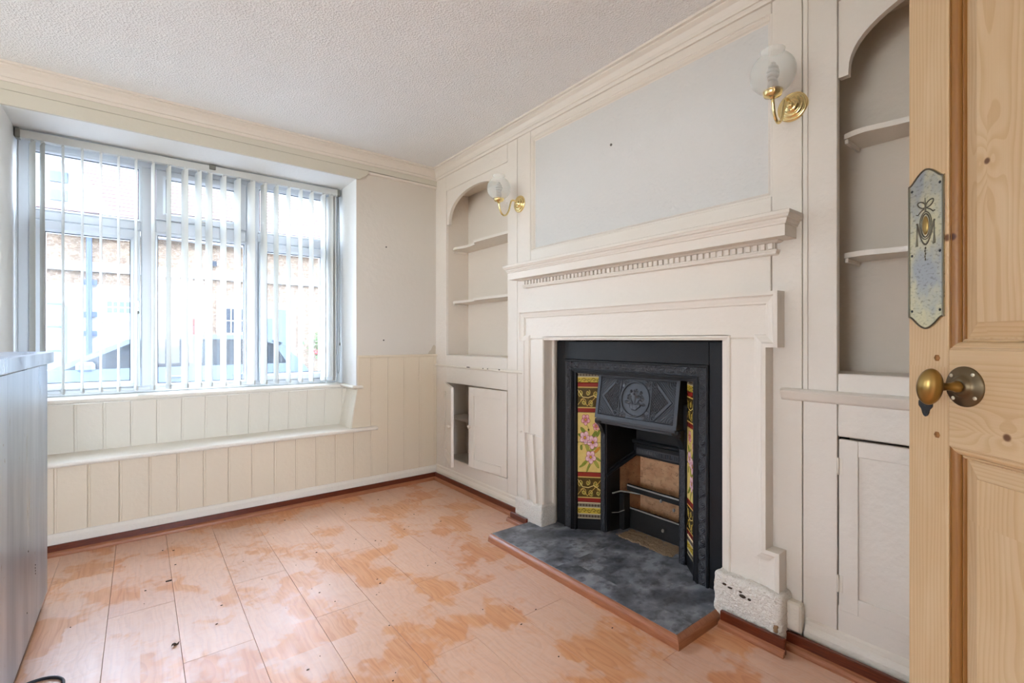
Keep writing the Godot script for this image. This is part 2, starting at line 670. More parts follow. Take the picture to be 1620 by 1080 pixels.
func pine_texture() -> void:
	var a := fn(31, 1.0, 3)
	var knots := [Vector3(0.30, 0.24, 0.022), Vector3(0.72, 0.70, 0.018), Vector3(0.12, 0.88, 0.012)]
	var t := img_tex(512, 1024, func(xi, yi):
		var x: float = xi / 512.0
		var y: float = yi / 1024.0
		var warp := 0.0
		var dark := 0.0
		for k in knots:
			var dx: float = x - k.x
			var dy: float = (y - k.y) * 2.6
			var d := sqrt(dx * dx + dy * dy * 0.35)
			warp += 0.05 * exp(-d * d * 160.0) * signf(dx) * 2.0
			dark = maxf(dark, smoothstep(k.z, k.z * 0.45, sqrt(dx * dx + dy * dy)))
		var cy := 0.16 + 0.13 * a.get_noise_2d(y * 1.6, 7.0) + 0.06 * sin(y * 5.0)
		var q := sqrt(pow(x + warp - 0.70, 2.0) + cy * cy * 0.12) * 44.0 + a.get_noise_2d(x * 3.0, y * 1.1) * 1.8
		var fr := q - floorf(q)
		var late := smoothstep(0.35, 0.93, fr) * (1.0 - smoothstep(0.94, 1.0, fr))
		var fine := 0.5 + 0.5 * a.get_noise_2d(x * 190.0, y * 3.0)
		var c := Color8(208, 182, 143).lerp(Color8(176, 138, 92), late * 0.30)
		c = c.lerp(Color8(160, 124, 80), fine * 0.14)
		var blot := a.get_noise_2d(x * 4.0 + 30.0, y * 3.0)
		c = c.lerp(Color8(222, 206, 176), clampf(blot, 0, 1) * 0.4)
		return c.lerp(Color8(92, 56, 28), dark * 0.9))
	var m := mat("pine", Color8(255, 250, 246), 0.5)
	m.albedo_texture = t
	m.uv1_scale = Vector3(2.9, 1.05, 1)
	m = mat("pine_moulding", Color8(184, 146, 92), 0.4)  # pine darkened: shade and old varnish of the upright mouldings in one colour
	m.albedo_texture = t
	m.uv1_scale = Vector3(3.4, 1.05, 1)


func floor_texture() -> void:
	var a := fn(51, 1.0, 3)
	var t := img_tex(512, 1024, func(xi, yi):
		var x: float = xi / 512.0
		var y: float = yi / 1024.0
		var q := sqrt(pow(x - 0.45 + 0.12 * a.get_noise_2d(y * 3.0, 2.0), 2.0) + pow(0.10 + 0.16 * a.get_noise_2d(y * 2.2, 9.0), 2.0)) * 11.0 + a.get_noise_2d(x * 3.0, y * 1.2) * 0.9
		var fr := q - floorf(q)
		var late := smoothstep(0.4, 0.95, fr) * (1.0 - smoothstep(0.95, 1.0, fr))
		var fleck := a.get_noise_2d(x * 26.0, y * 1.8 + 17.0)
		var c := Color8(220, 162, 118).lerp(Color8(194, 130, 88), late * 0.40)
		c = c.lerp(Color8(230, 184, 144), clampf(a.get_noise_2d(x * 5.0, y * 3.5 + 40.0), 0, 1) * 0.6)
		c = c.lerp(Color8(176, 112, 74), clampf(fleck, 0, 1) * 0.30)
		return c)
	# pale scuffed film left on the laminate, with ragged outlines
	var b := fn(53, 1.0, 4)
	var scuff_at := func(xi, yi):
		var x: float = xi / 640.0
		var y: float = yi / 640.0
		var wob := 0.06 * b.get_noise_2d(x * 9.0, y * 9.0)
		var p := b.get_noise_2d((x + wob) * 5.0, (y + wob) * 4.0)
		var s := smoothstep(-0.34, 0.06, p + 0.16 * b.get_noise_2d(x * 30.0, y * 30.0))
		var swirl := 0.5 + 0.5 * b.get_noise_2d(x * 60.0 + 6.0 * b.get_noise_2d(x * 6.0, y * 6.0), y * 34.0)
		var al := s * (0.30 + 0.20 * swirl)
		return Color(0.91, 0.83, 0.77, al)
	var scuff := img_tex(640, 640, scuff_at, true)
	for k in 4:
		var m := mat("laminate_%d" % k, [Color8(255, 250, 246), Color8(246, 240, 236), Color8(255, 246, 236), Color8(250, 236, 228)][k], 0.3)
		m.albedo_texture = t
		m.uv1_scale = Vector3(4.6, 1.1, 1)
		m.detail_enabled = true
		m.detail_albedo = scuff
		m.detail_blend_mode = BaseMaterial3D.BLEND_MODE_MIX
		m.detail_uv_layer = BaseMaterial3D.DETAIL_UV_2
		m.uv2_triplanar = true
		m.uv2_world_triplanar = true
		m.uv2_scale = Vector3.ONE * 0.62
		m.roughness_texture = M_noise_rough()
		m.roughness = 0.64
	mat("subfloor", Color8(46, 36, 30), 0.95)


var _rough_tex: Texture2D


func M_noise_rough() -> Texture2D:
	if _rough_tex == null:
		var b := fn(57, 1.0, 3)
		_rough_tex = img_tex(256, 512, func(x, y):
			var t := 0.55 + 0.16 * b.get_noise_2d(x * 0.012, y * 0.008)
			return Color(t, t, t))
	return _rough_tex


func steel_texture() -> void:
	var a := fn(71, 1.0, 4)
	var t := img_tex(512, 512, func(xi, yi):
		var x: float = xi / 512.0
		var y: float = yi / 512.0
		var s := 0.5 + 0.5 * a.get_noise_2d(x * 3.5, y * 0.7)
		var fine := 0.5 + 0.5 * a.get_noise_2d(x * 60.0, y * 2.0)
		var c := Color8(150, 162, 178).lerp(Color8(212, 220, 230), s).lerp(Color8(142, 150, 162), fine * 0.12)
		var spot := a.get_noise_2d(x * 26.0 + 11.0, y * 20.0)
		if spot > 0.62:
			c = c.lerp(Color8(134, 126, 116), 0.5)
		return c)
	var r := img_tex(512, 512, func(xi, yi):
		var x: float = xi / 512.0
		var y: float = yi / 512.0
		var v := 0.55 + 0.3 * a.get_noise_2d(x * 4.0 + 5.0, y * 0.9) + 0.1 * a.get_noise_2d(x * 50.0, y * 1.6)
		return Color(v, v, v))
	var m := mat("steel", Color.WHITE, 0.72, 1.0)
	m.albedo_texture = t
	m.roughness_texture = r
	m.uv1_scale = Vector3(1.1, 1.1, 1)
	mat("steel_dark", Color8(88, 88, 90), 0.5, 0.8)


func slate_texture() -> void:
	var a := fn(81, 1.0, 5)
	var t := img_tex(640, 640, func(xi, yi):
		var x: float = xi / 640.0
		var y: float = yi / 640.0
		var p := a.get_noise_2d(x * 4.0, y * 5.0)
		var q := a.get_noise_2d(x * 11.0 + 9.0, y * 14.0)
		var c := Color8(82, 85, 91).lerp(Color8(150, 154, 160), clampf(0.5 + p * 1.1, 0, 1))
		c = c.lerp(Color8(38, 38, 41), clampf(q * 1.1, 0, 1) * 0.7)
		var d := a.get_noise_2d(x * 42.0, y * 46.0)
		if d > 0.5 and p > -0.05:
			c = c.lerp(Color8(190, 186, 178), 0.55)
		var scr := absf(a.get_noise_2d(x * 10.0 + y * 6.0, y * 2.0 - x * 2.0))
		c = c.lerp(Color8(136, 138, 142), (1.0 - smoothstep(0.0, 0.02, scr)) * 0.3)
		return c)
	var m := mat("slate", Color.WHITE, 0.40)
	m.albedo_texture = t
	m.uv1_triplanar = true
	m.uv1_world_triplanar = true
	m.uv1_scale = Vector3.ONE * 1.35
	m.heightmap_enabled = true
	m.heightmap_texture = t
	m.heightmap_scale = 0.08


func brick_texture() -> void:
	var a := fn(91, 1.0, 4)
	var t := img_tex(512, 512, func(xi, yi):
		var x: float = xi / 512.0
		var y: float = yi / 512.0
		var p := 0.5 + 0.5 * a.get_noise_2d(x * 5.0, y * 5.0)
		var c := Color8(176, 128, 92).lerp(Color8(206, 166, 128), p)
		if absf(a.get_noise_2d(x * 3.0, y * 9.0 + 4.0)) < 0.010:
			c = Color8(84, 60, 44)
		return c.lerp(Color8(110, 80, 58), clampf(a.get_noise_2d(x * 7.0, y * 8.0 + 3.0) - 0.1, 0, 1) * 0.6))
	var m := mat("fire_brick", Color.WHITE, 0.95)
	m.albedo_texture = t
	m.uv1_triplanar = true
	m.uv1_world_triplanar = true
	m.uv1_scale = Vector3.ONE * 2.6


# ---- small painter for the printed tiles
func dab(im: Image, p: Vector2, r: Vector2, ang: float, col: Color) -> void:
	var w := im.get_width()
	var h := im.get_height()
	var R := maxf(r.x, r.y) + 1.5
	var ca := cos(ang)
	var sa := sin(ang)
	for y in range(maxi(0, int(p.y - R)), mini(h, int(p.y + R) + 1)):
		for x in range(maxi(0, int(p.x - R)), mini(w, int(p.x + R) + 1)):
			var d := Vector2(x - p.x, y - p.y)
			var e := Vector2((d.x * ca + d.y * sa) / r.x, (-d.x * sa + d.y * ca) / r.y)
			var l := e.length()
			if l < 1.0:
				var al := clampf((1.0 - l) * minf(r.x, r.y), 0, 1) * col.a
				im.set_pixel(x, y, im.get_pixel(x, y).lerp(Color(col.r, col.g, col.b), al))


func stroke(im: Image, pts: Array, r: float, col: Color) -> void:
	for i in pts.size() - 1:
		var a: Vector2 = pts[i]
		var b: Vector2 = pts[i + 1]
		var k := maxi(1, int(a.distance_to(b) / maxf(0.6, r * 0.5)))
		for j in k:
			dab(im, a.lerp(b, float(j) / k), Vector2(r, r), 0.0, col)


func curl(c: Vector2, r0: float, r1: float, a0: float, a1: float) -> Array:
	var out := []
	for i in 25:
		var t := i / 24.0
		var a := lerpf(a0, a1, t)
		out.append(c + Vector2(cos(a), sin(a)) * lerpf(r0, r1, t))
	return out


func blossom(im: Image, c: Vector2, r: float, rot: float, cols: Array) -> void:
	for pass_ in 2:
		for i in 5:
			var a := rot + TAU * i / 5.0
			var d := Vector2(cos(a), sin(a))
			if pass_ == 0:
				dab(im, c + d * r * 0.56, Vector2(r * 0.54, r * 0.47), a, cols[2])
			else:
				dab(im, c + d * r * 0.58, Vector2(r * 0.48, r * 0.41), a, cols[0])
				dab(im, c + d * r * 0.74, Vector2(r * 0.26, r * 0.30), a, cols[1])
				stroke(im, [c + d * r * 0.25, c + d * r * 0.7], 1.2, cols[2])
	dab(im, c, Vector2(r * 0.27, r * 0.27), 0, Color8(120, 60, 30))
	dab(im, c, Vector2(r * 0.20, r * 0.20), 0, Color8(226, 168, 54))


func leaf(im: Image, p: Vector2, l: float, w: float, ang: float, col: Color) -> void:
	dab(im, p, Vector2(l + 2.0, w + 2.0), ang, Color8(70, 78, 24))
	dab(im, p, Vector2(l, w), ang, col)
	var d := Vector2(cos(ang), sin(ang)) * l
	stroke(im, [p - d, p + d], 1.2, Color8(86, 92, 30))


func tile_textures() -> void:
	var spec := fn(99, 1.0, 3)
	# flower spray over two tiles
	var im := Image.create(256, 512, false, Image.FORMAT_RGB8)
	for y in 512:
		for x in 256:
			im.set_pixel(x, y, Color8(218, 188, 104).lerp(Color8(232, 206, 128), 0.5 + 0.5 * spec.get_noise_2d(x * 0.02, y * 0.02)))
	var pink := [Color8(226, 170, 178), Color8(240, 204, 206), Color8(150, 66, 88)]
	var rose := [Color8(208, 126, 134), Color8(232, 178, 176), Color8(134, 42, 60)]
	var stem := Color8(110, 104, 40)
	stroke(im, [Vector2(110, 500), Vector2(150, 440), Vector2(140, 380), Vector2(120, 300), Vector2(140, 220), Vector2(120, 130), Vector2(80, 70)], 2.4, stem)
	stroke(im, [Vector2(140, 220), Vector2(180, 170), Vector2(200, 110)], 2.2, stem)
	stroke(im, [Vector2(150, 400), Vector2(200, 330), Vector2(230, 300)], 2.2, stem)
	stroke(im, [Vector2(130, 300), Vector2(60, 270), Vector2(46, 300)], 2.0, stem)
	for q in [[70, 160, 44, 16, 0.8], [34, 196, 24, 10, 0.5], [184, 190, 40, 16, 2.2], [226, 176, 34, 13, 2.1], [110, 300, 46, 15, 1.2], [158, 316, 36, 14, -0.9], [46, 300, 22, 12, 1.5], [206, 436, 44, 14, 0.9], [84, 430, 44, 12, 2.5], [60, 452, 40, 8, 2.7], [120, 470, 44, 8, 2.0], [222, 396, 36, 9, 0.5], [186, 300, 30, 12, -0.6]]:
		leaf(im, Vector2(q[0], q[1]), q[2], q[3], q[4], [Color8(150, 160, 62), Color8(120, 138, 48), Color8(176, 172, 74)][int(q[0]) % 3])
	leaf(im, Vector2(214, 318), 40, 13, -0.7, Color8(222, 146, 60))
	blossom(im, Vector2(92, 62), 46, 0.3, rose)
	blossom(im, Vector2(204, 116), 36, 0.9, rose)
	blossom(im, Vector2(84, 216), 54, 0.1, pink)
	blossom(im, Vector2(168, 254), 56, 0.5, pink)
	blossom(im, Vector2(146, 380), 54, 0.25, pink)
	dab(im, Vector2(124, 148), Vector2(10, 12), 0, Color8(92, 84, 30))
	var m := mat("tile_flower", Color.WHITE, 0.16)
	m.albedo_texture = ImageTexture.create_from_image(im)
	# olive scroll tile with red bands above and below
	im = Image.create(256, 256, false, Image.FORMAT_RGB8)
	for y in 256:
		for x in 256:
			var c := Color8(66, 50, 20).lerp(Color8(96, 76, 30), 0.5 + 0.5 * spec.get_noise_2d(x * 0.06, y * 0.06))
			if y < 36 or y > 219:
				c = Color8(146, 40, 32)
			elif y < 46 or y > 209:
				c = Color8(206, 176, 96)
			im.set_pixel(x, y, c)
	var gold := Color8(214, 184, 96)
	var green := Color8(132, 124, 52)
	for q in [[40, 92, 30, 2.0], [116, 86, 26, -1.0], [200, 96, 32, 0.5], [70, 168, 34, 3.6], [150, 172, 30, 1.2], [222, 172, 28, 4.4]]:
		var c := Vector2(q[0], q[1])
		dab(im, c + Vector2(5, 8), Vector2(q[2] * 0.85, q[2] * 0.5), q[3], green)
		stroke(im, curl(c, q[2], 4.0, q[3], q[3] + 8.0), 3.4, gold)
	stroke(im, [Vector2(6, 60), Vector2(60, 124), Vector2(120, 130), Vector2(180, 110), Vector2(250, 150)], 4.0, Color8(228, 204, 128))
	stroke(im, [Vector2(10, 190), Vector2(60, 140), Vector2(110, 200), Vector2(180, 140), Vector2(250, 66)], 3.6, Color8(206, 170, 80))
	m = mat("tile_scroll", Color.WHITE, 0.16)
	m.albedo_texture = ImageTexture.create_from_image(im)
	# border tile
	im = Image.create(256, 144, false, Image.FORMAT_RGB8)
	for y in 144:
		for x in 256:
			var c := Color8(150, 138, 116)
			if y > 44 and y < 100:
				c = Color8(206, 178, 70)
			if y < 6 or absi(y - 44) < 3 or absi(y - 100) < 3 or y > 138:
				c = Color8(236, 222, 178)
			if (y > 10 and y < 38 or y > 106 and y < 134) and sin(x * 0.2) * 8.0 + 23.0 > absf(float(y - (24 if y < 60 else 120)) * 2.0) + 12.0:
				c = Color8(84, 70, 58)
			im.set_pixel(x, y, c)
	for i in 5:
		var cx := 26.0 + i * 51.0
		stroke(im, curl(Vector2(cx, 72), 20, 3, 0.4 + i * PI, 6.5 + i * PI), 2.8, Color8(70, 56, 22))
		stroke(im, curl(Vector2(cx + 25.0, 72), 10, 3, 3.0, 8.0), 2.2, Color8(110, 92, 34))
	m = mat("tile_border", Color.WHITE, 0.16)
	m.albedo_texture = ImageTexture.create_from_image(im)


# ------------------------------------------------------------------ shell
func build_shell() -> void:
	var fl := thing("floor", Vector3.ZERO, "reddish beech laminate floor with pale scuffed patches", "floor", "", "structure")
	bx(fl, "subfloor", Vector3(XL - 0.22, -0.25, -3.6), Vector3(2.4, -0.012, 3.2), M.subfloor)
	var k := 0
	for r in 22:
		var x0 := -2.456 + 0.197 * r
		var x1 := minf(x0 + 0.197, 1.70)
		if x0 > 1.69:
			continue
		var z := -3.06
		var joint := -1.787 if r % 2 == 1 else -2.239
		var cuts := [z]
		while joint - 0.905 > z:
			joint -= 0.905
		while joint < 0.52:
			if joint > z + 0.05:
				cuts.append(joint)
			joint += 0.905
		cuts.append(0.52)
		for i in cuts.size() - 1:
			k += 1
			var b := MB.new()
			b.grain = 2
			b.uo = Vector2(rng.randf() * 3.0, rng.randf() * 5.0)
			b.box(Vector3(x0 + 0.0005, -0.012, cuts[i] + 0.0005), Vector3(x1 - 0.0005, 0.0, cuts[i + 1] - 0.0005), 0.0005)
			part(fl, "floorboard", b, M["laminate_%d" % (rng.randi() % 4)])
	var ce := thing("ceiling", Vector3(0, CEIL, 0), "white ceiling with a stippled textured coat", "ceiling", "", "structure")
	bx(ce, "ceiling_board", Vector3(XL - 0.22, CEIL, -3.6), Vector3(2.4, CEIL + 0.25, 0.47), M.ceiling)
	var wl := thing("wall_left", Vector3(XL, 0, -1.4), "plain white plastered wall behind the steel cabinet", "wall", "", "structure")
	# unseen glazed doors, added in the left wall to fill the room with light
	var a0 := -2.45
	var a1 := 0.28
	var ty := 2.10
	bx(wl, "plaster_face", Vector3(XL - 0.22, 0, -3.6), Vector3(XL, CEIL, a0), M.plaster)
	bx(wl, "plaster_face", Vector3(XL - 0.22, 0, a1), Vector3(XL, CEIL, 0.47), M.plaster)
	bx(wl, "plaster_face", Vector3(XL - 0.22, ty, a0), Vector3(XL, CEIL, a1), M.plaster)
	var w2 := thing("door_2", Vector3(XL - 0.15, 0, -0.85), "added white glazed double doors, unseen in the left wall, for fill light", "door", "", "structure")
	for z in [a0, (a0 + a1) * 0.5 - 0.05, a1 - 0.06]:
		bx(w2, "frame_bar", Vector3(XL - 0.19, 0, z), Vector3(XL - 0.12, ty, z + (0.10 if z > a0 and z < a1 - 0.1 else 0.06)), M.upvc, 0.005)
	for y in [0.0, ty - 0.06]:
		bx(w2, "frame_bar", Vector3(XL - 0.19, y, a0), Vector3(XL - 0.12, y + (0.42 if y == 0.0 else 0.06), a1), M.upvc, 0.005)
	bx(w2, "pane", Vector3(XL - 0.157, 0.41, a0 + 0.05), Vector3(XL - 0.153, ty - 0.05, (a0 + a1) * 0.5 - 0.04), M.glass)
	bx(w2, "pane", Vector3(XL - 0.157, 0.41, (a0 + a1) * 0.5 + 0.04), Vector3(XL - 0.153, ty - 0.05, a1 - 0.05), M.glass)
	var wf := thing("wall_front", Vector3(0.3, 0, 0.4), "white plastered wall with the doorway the pine door hangs in", "wall", "", "structure")
	bx(wf, "plaster_face", Vector3(XL, 0, 0.35), Vector3(-0.10, CEIL, 0.47), M.plaster)
	bx(wf, "plaster_face", Vector3(0.745, 0, 0.35), Vector3(2.4, CEIL, 0.47), M.plaster)
	bx(wf, "plaster_face", Vector3(-0.10, 2.03, 0.35), Vector3(0.745, CEIL, 0.47), M.plaster)
	bx(wf, "door_lining", Vector3(-0.10, 0, 0.35), Vector3(-0.062, 2.03, 0.47), M.pine, 0.002)
	bx(wf, "door_lining", Vector3(0.707, 0, 0.35), Vector3(0.745, 2.03, 0.47), M.pine, 0.002)
	bx(wf, "door_lining", Vector3(-0.062, 1.992, 0.35), Vector3(0.707, 2.03, 0.47), M.pine, 0.002, 0)


func build_hall() -> void:
	# the hall the door opens from, with an added, unseen window that sends fill light through the doorway
	var h := thing("wall_hall", Vector3(0.3, 0, 2.0), "white hall walls beyond the open doorway", "wall", "", "structure")
	bx(h, "hall_wall", Vector3(-1.3, -0.02, 0.47), Vector3(-1.2, 2.5, 3.2), M.plaster)
	bx(h, "hall_wall", Vector3(2.3, -0.02, 0.47), Vector3(2.4, 2.5, 3.2), M.plaster)
	bx(h, "hall_wall", Vector3(-1.3, 0, 3.1), Vector3(-0.7, 2.5, 3.2), M.plaster)
	bx(h, "hall_wall", Vector3(1.5, 0, 3.1), Vector3(2.4, 2.5, 3.2), M.plaster)
	bx(h, "hall_wall", Vector3(-0.7, 0, 3.1), Vector3(1.5, 0.6, 3.2), M.plaster)
	bx(h, "hall_wall", Vector3(-0.7, 2.2, 3.1), Vector3(1.5, 2.5, 3.2), M.plaster)
	bx(h, "hall_ceiling", Vector3(-1.3, 2.4, 0.47), Vector3(2.4, 2.5, 3.2), M.plaster)
	bx(h, "hall_floor", Vector3(-1.3, -0.012, 0.52), Vector3(2.4, 0.0, 3.2), M.laminate_1)


# ------------------------------------------------------------------ fireplace wall
func arch_pts(z0: float, z1: float) -> PackedVector2Array:
	# spandrel board (z, y) with an elliptical cut and a small square return at the foot
	var p := PackedVector2Array()
	p.append(Vector2(z0, 2.052))
	p.append(Vector2(z1, 2.052))
	p.append(Vector2(z1, 1.812))
	p.append(Vector2(z1 - 0.026, 1.812))
	var c := (z0 + z1) * 0.5
	var a := (z1 - z0) * 0.5 - 0.026
	for i in 33:
		var t := PI * i / 32.0
		p.append(Vector2(c + a * cos(t), 1.822 + 0.186 * pow(sin(t), 0.86)))
	p.append(Vector2(z0 + 0.026, 1.812))
	p.append(Vector2(z0, 1.812))
	return p


func shelf_pts(z0: float, z1: float, back: float) -> PackedVector2Array:
	# (x, z): scalloped front edge, hollow at both ends and stepping out to a bow in the middle
	var p := PackedVector2Array()
	p.append(Vector2(back, z0))
	var L := z1 - z0
	for i in 61:
		var s := i / 60.0
		var d := 0.0
		var e := minf(s, 1.0 - s)
		if e < 0.085:
			d = 0.050 - 0.016 * sin(e / 0.085 * PI * 0.5)
		elif e < 0.44:
			d = 0.034 + 0.020 * sin((e - 0.085) / 0.355 * PI)
		elif e < 0.46:
			d = lerpf(0.034, 0.002, (e - 0.44) / 0.02)
		else:
			d = 0.004
		if s > 0.5:
			# the far half is plainer: a gentle bow up to the stile
			d = 0.004 + 0.012 * pow((s - 0.5) * 2.0, 2.0)
		p.append(Vector2(XW + 0.006 + d, z0 + L * s))
	p.append(Vector2(back, z1))
	return p


func alcove(w: Node3D, f0: float, z1: float, set_back: float) -> void:
	var bk := 1.885
	var z0 := f0 - set_back
	bx(w, "alcove_back", Vector3(bk, 0.86, z0 - 0.02), Vector3(bk + 0.03, 2.10, z1 + 0.02), M.niche_paint)
	bx(w, "alcove_side", Vector3(XW + 0.02, 0.86, z0 - 0.02), Vector3(bk, 2.10, z0), M.niche_paint)
	bx(w, "alcove_side", Vector3(XW + 0.02, 0.86, z1), Vector3(bk, 2.10, z1 + 0.02), M.niche_paint)
	bx(w, "alcove_soffit", Vector3(XW + 0.01, 2.045, z0), Vector3(bk, 2.07, z1), M.niche_paint)
	bx(w, "alcove_sill", Vector3(XW + 0.012, 0.872, z0), Vector3(bk, 0.897, z1), M.cream_paint, 0.003)
	var b := MB.new()
	b.prism(arch_pts(f0, z1), Vector3(XW + 0.007, 0, 0), Vector3(0, 0, 1), Vector3(0, 1, 0), Vector3(0.022, 0, 0))
	part(w, "arch_spandrel", b, M.cream_paint)


func build_fireplace_wall() -> void:
	var w := thing("wall_right", Vector3(XW, 0, -1.4), "cream painted panelled wall with the fireplace and arched alcoves", "wall", "", "structure")
	var t := 0.022
	var g := 0.0005
	# stiles: z from, z to, and the y they start at
	for s in [[-3.10, -2.931], [-2.219, -2.128], [-2.127, -2.011], [-0.735, -0.640], [-0.638, -0.541], [0.171, 0.38]]:
		var y0 := 0.0
		if s[0] > -2.13 and s[1] < -0.6 and s[1] > -2.1:
			y0 = 0.0
		bx(w, "stile", Vector3(XW, y0, s[0] + g), Vector3(XW + t, 2.20, s[1] - g), M.cream_paint, 0.0016)
	# the right hand stile stands a hair proud, as a lapped board
	bx(w, "cover_strip", Vector3(XW - 0.004, 0.84, -0.637), Vector3(XW + 0.002, 2.16, -0.622), M.cream_paint, 0.002)
	for a in [[-2.930, -2.220], [-0.540, 0.170]]:
		bx(w, "rail", Vector3(XW, 2.050, a[0]), Vector3(XW + t, 2.20, a[1]), M.cream_paint, 0.002)
		bx(w, "rail", Vector3(XW, 0.703, a[0]), Vector3(XW + t, 0.897, a[1]), M.cream_paint, 0.003)
		bx(w, "rail", Vector3(XW, 0.0, a[0]), Vector3(XW + t, 0.184, a[1]), M.cream_paint, 0.003)
		alcove(w, a[0], a[1], 0.0 if a[0] < -2.0 else 0.075)
	# overmantel panel
	bx(w, "rail", Vector3(XW, 2.118, -2.010), Vector3(XW + t, 2.20, -0.736), M.cream_paint, 0.002)
	bx(w, "rail", Vector3(XW, 1.30, -2.010), Vector3(XW + t, 1.491, -0.736), M.cream_paint, 0.002)
	bx(w, "overmantel_panel", Vector3(XW + 0.020, 1.45, -2.05), Vector3(XW + 0.05, 2.15, -0.69), M.panel_white)
	var b := MB.new()
	var path := [Vector3(XW + 0.020, 1.491, -2.011), Vector3(XW + 0.020, 2.118, -2.011), Vector3(XW + 0.020, 2.118, -0.735), Vector3(XW + 0.020, 1.491, -0.735)]
	b.sweep(path, [Vector2(0, 0), Vector2(0, 0.017), Vector2(-0.006, 0.017), Vector2(-0.013, 0.009), Vector2(-0.016, 0.003), Vector2(-0.020, 0.0)], Vector3(-1, 0, 0), true)
	part(w, "panel_moulding", b, M.cream_paint)
	b = MB.new()
	b.lathe([Vector2(0.006, 0.0), Vector2(0.006, 0.003), Vector2(0.0, 0.0035)], Vector3(XW + 0.020, 1.905, -1.455), Vector3(-1, 0, 0), 10)
	part(w, "wall_plug", b, M.grey_plastic)
	# frieze board and the boards behind the surround
	bx(w, "frieze_board", Vector3(XW - 0.006, 1.10, -2.0105), Vector3(XW + t, 1.31, -0.7355), M.cream_paint, 0.002)
	bx(w, "backing_board", Vector3(XW, 0.0, -2.010), Vector3(XW + t, 1.10, -1.868), M.cream_paint)
	bx(w, "backing_board", Vector3(XW, 0.0, -0.868), Vector3(XW + t, 1.10, -0.736), M.cream_paint)
	# masonry behind, so that no light leaks round the boards
	bx(w, "masonry", Vector3(2.25, -0.2, -3.6), Vector3(2.4, 2.4, 0.5), M.soot_iron)
	bx(w, "masonry", Vector3(XW + t, 2.10, -3.1), Vector3(2.25, 2.4, 0.38), M.soot_iron)
	bx(w, "masonry", Vector3(XW + 0.05, 1.02, -2.12), Vector3(2.25, 2.10, -0.63), M.soot_iron)
	var zc := -1.3855
	bx(w, "flue_back", Vector3(2.105, -0.05, zc - 0.36), Vector3(2.14, 1.02, zc + 0.36), M.soot_iron)
	bx(w, "flue_side", Vector3(1.775, 0.0, zc - 0.46), Vector3(2.14, 1.02, zc - 0.35), M.soot_iron)
	bx(w, "flue_side", Vector3(1.775, 0.0, zc + 0.35), Vector3(2.14, 1.02, zc + 0.48), M.soot_iron)


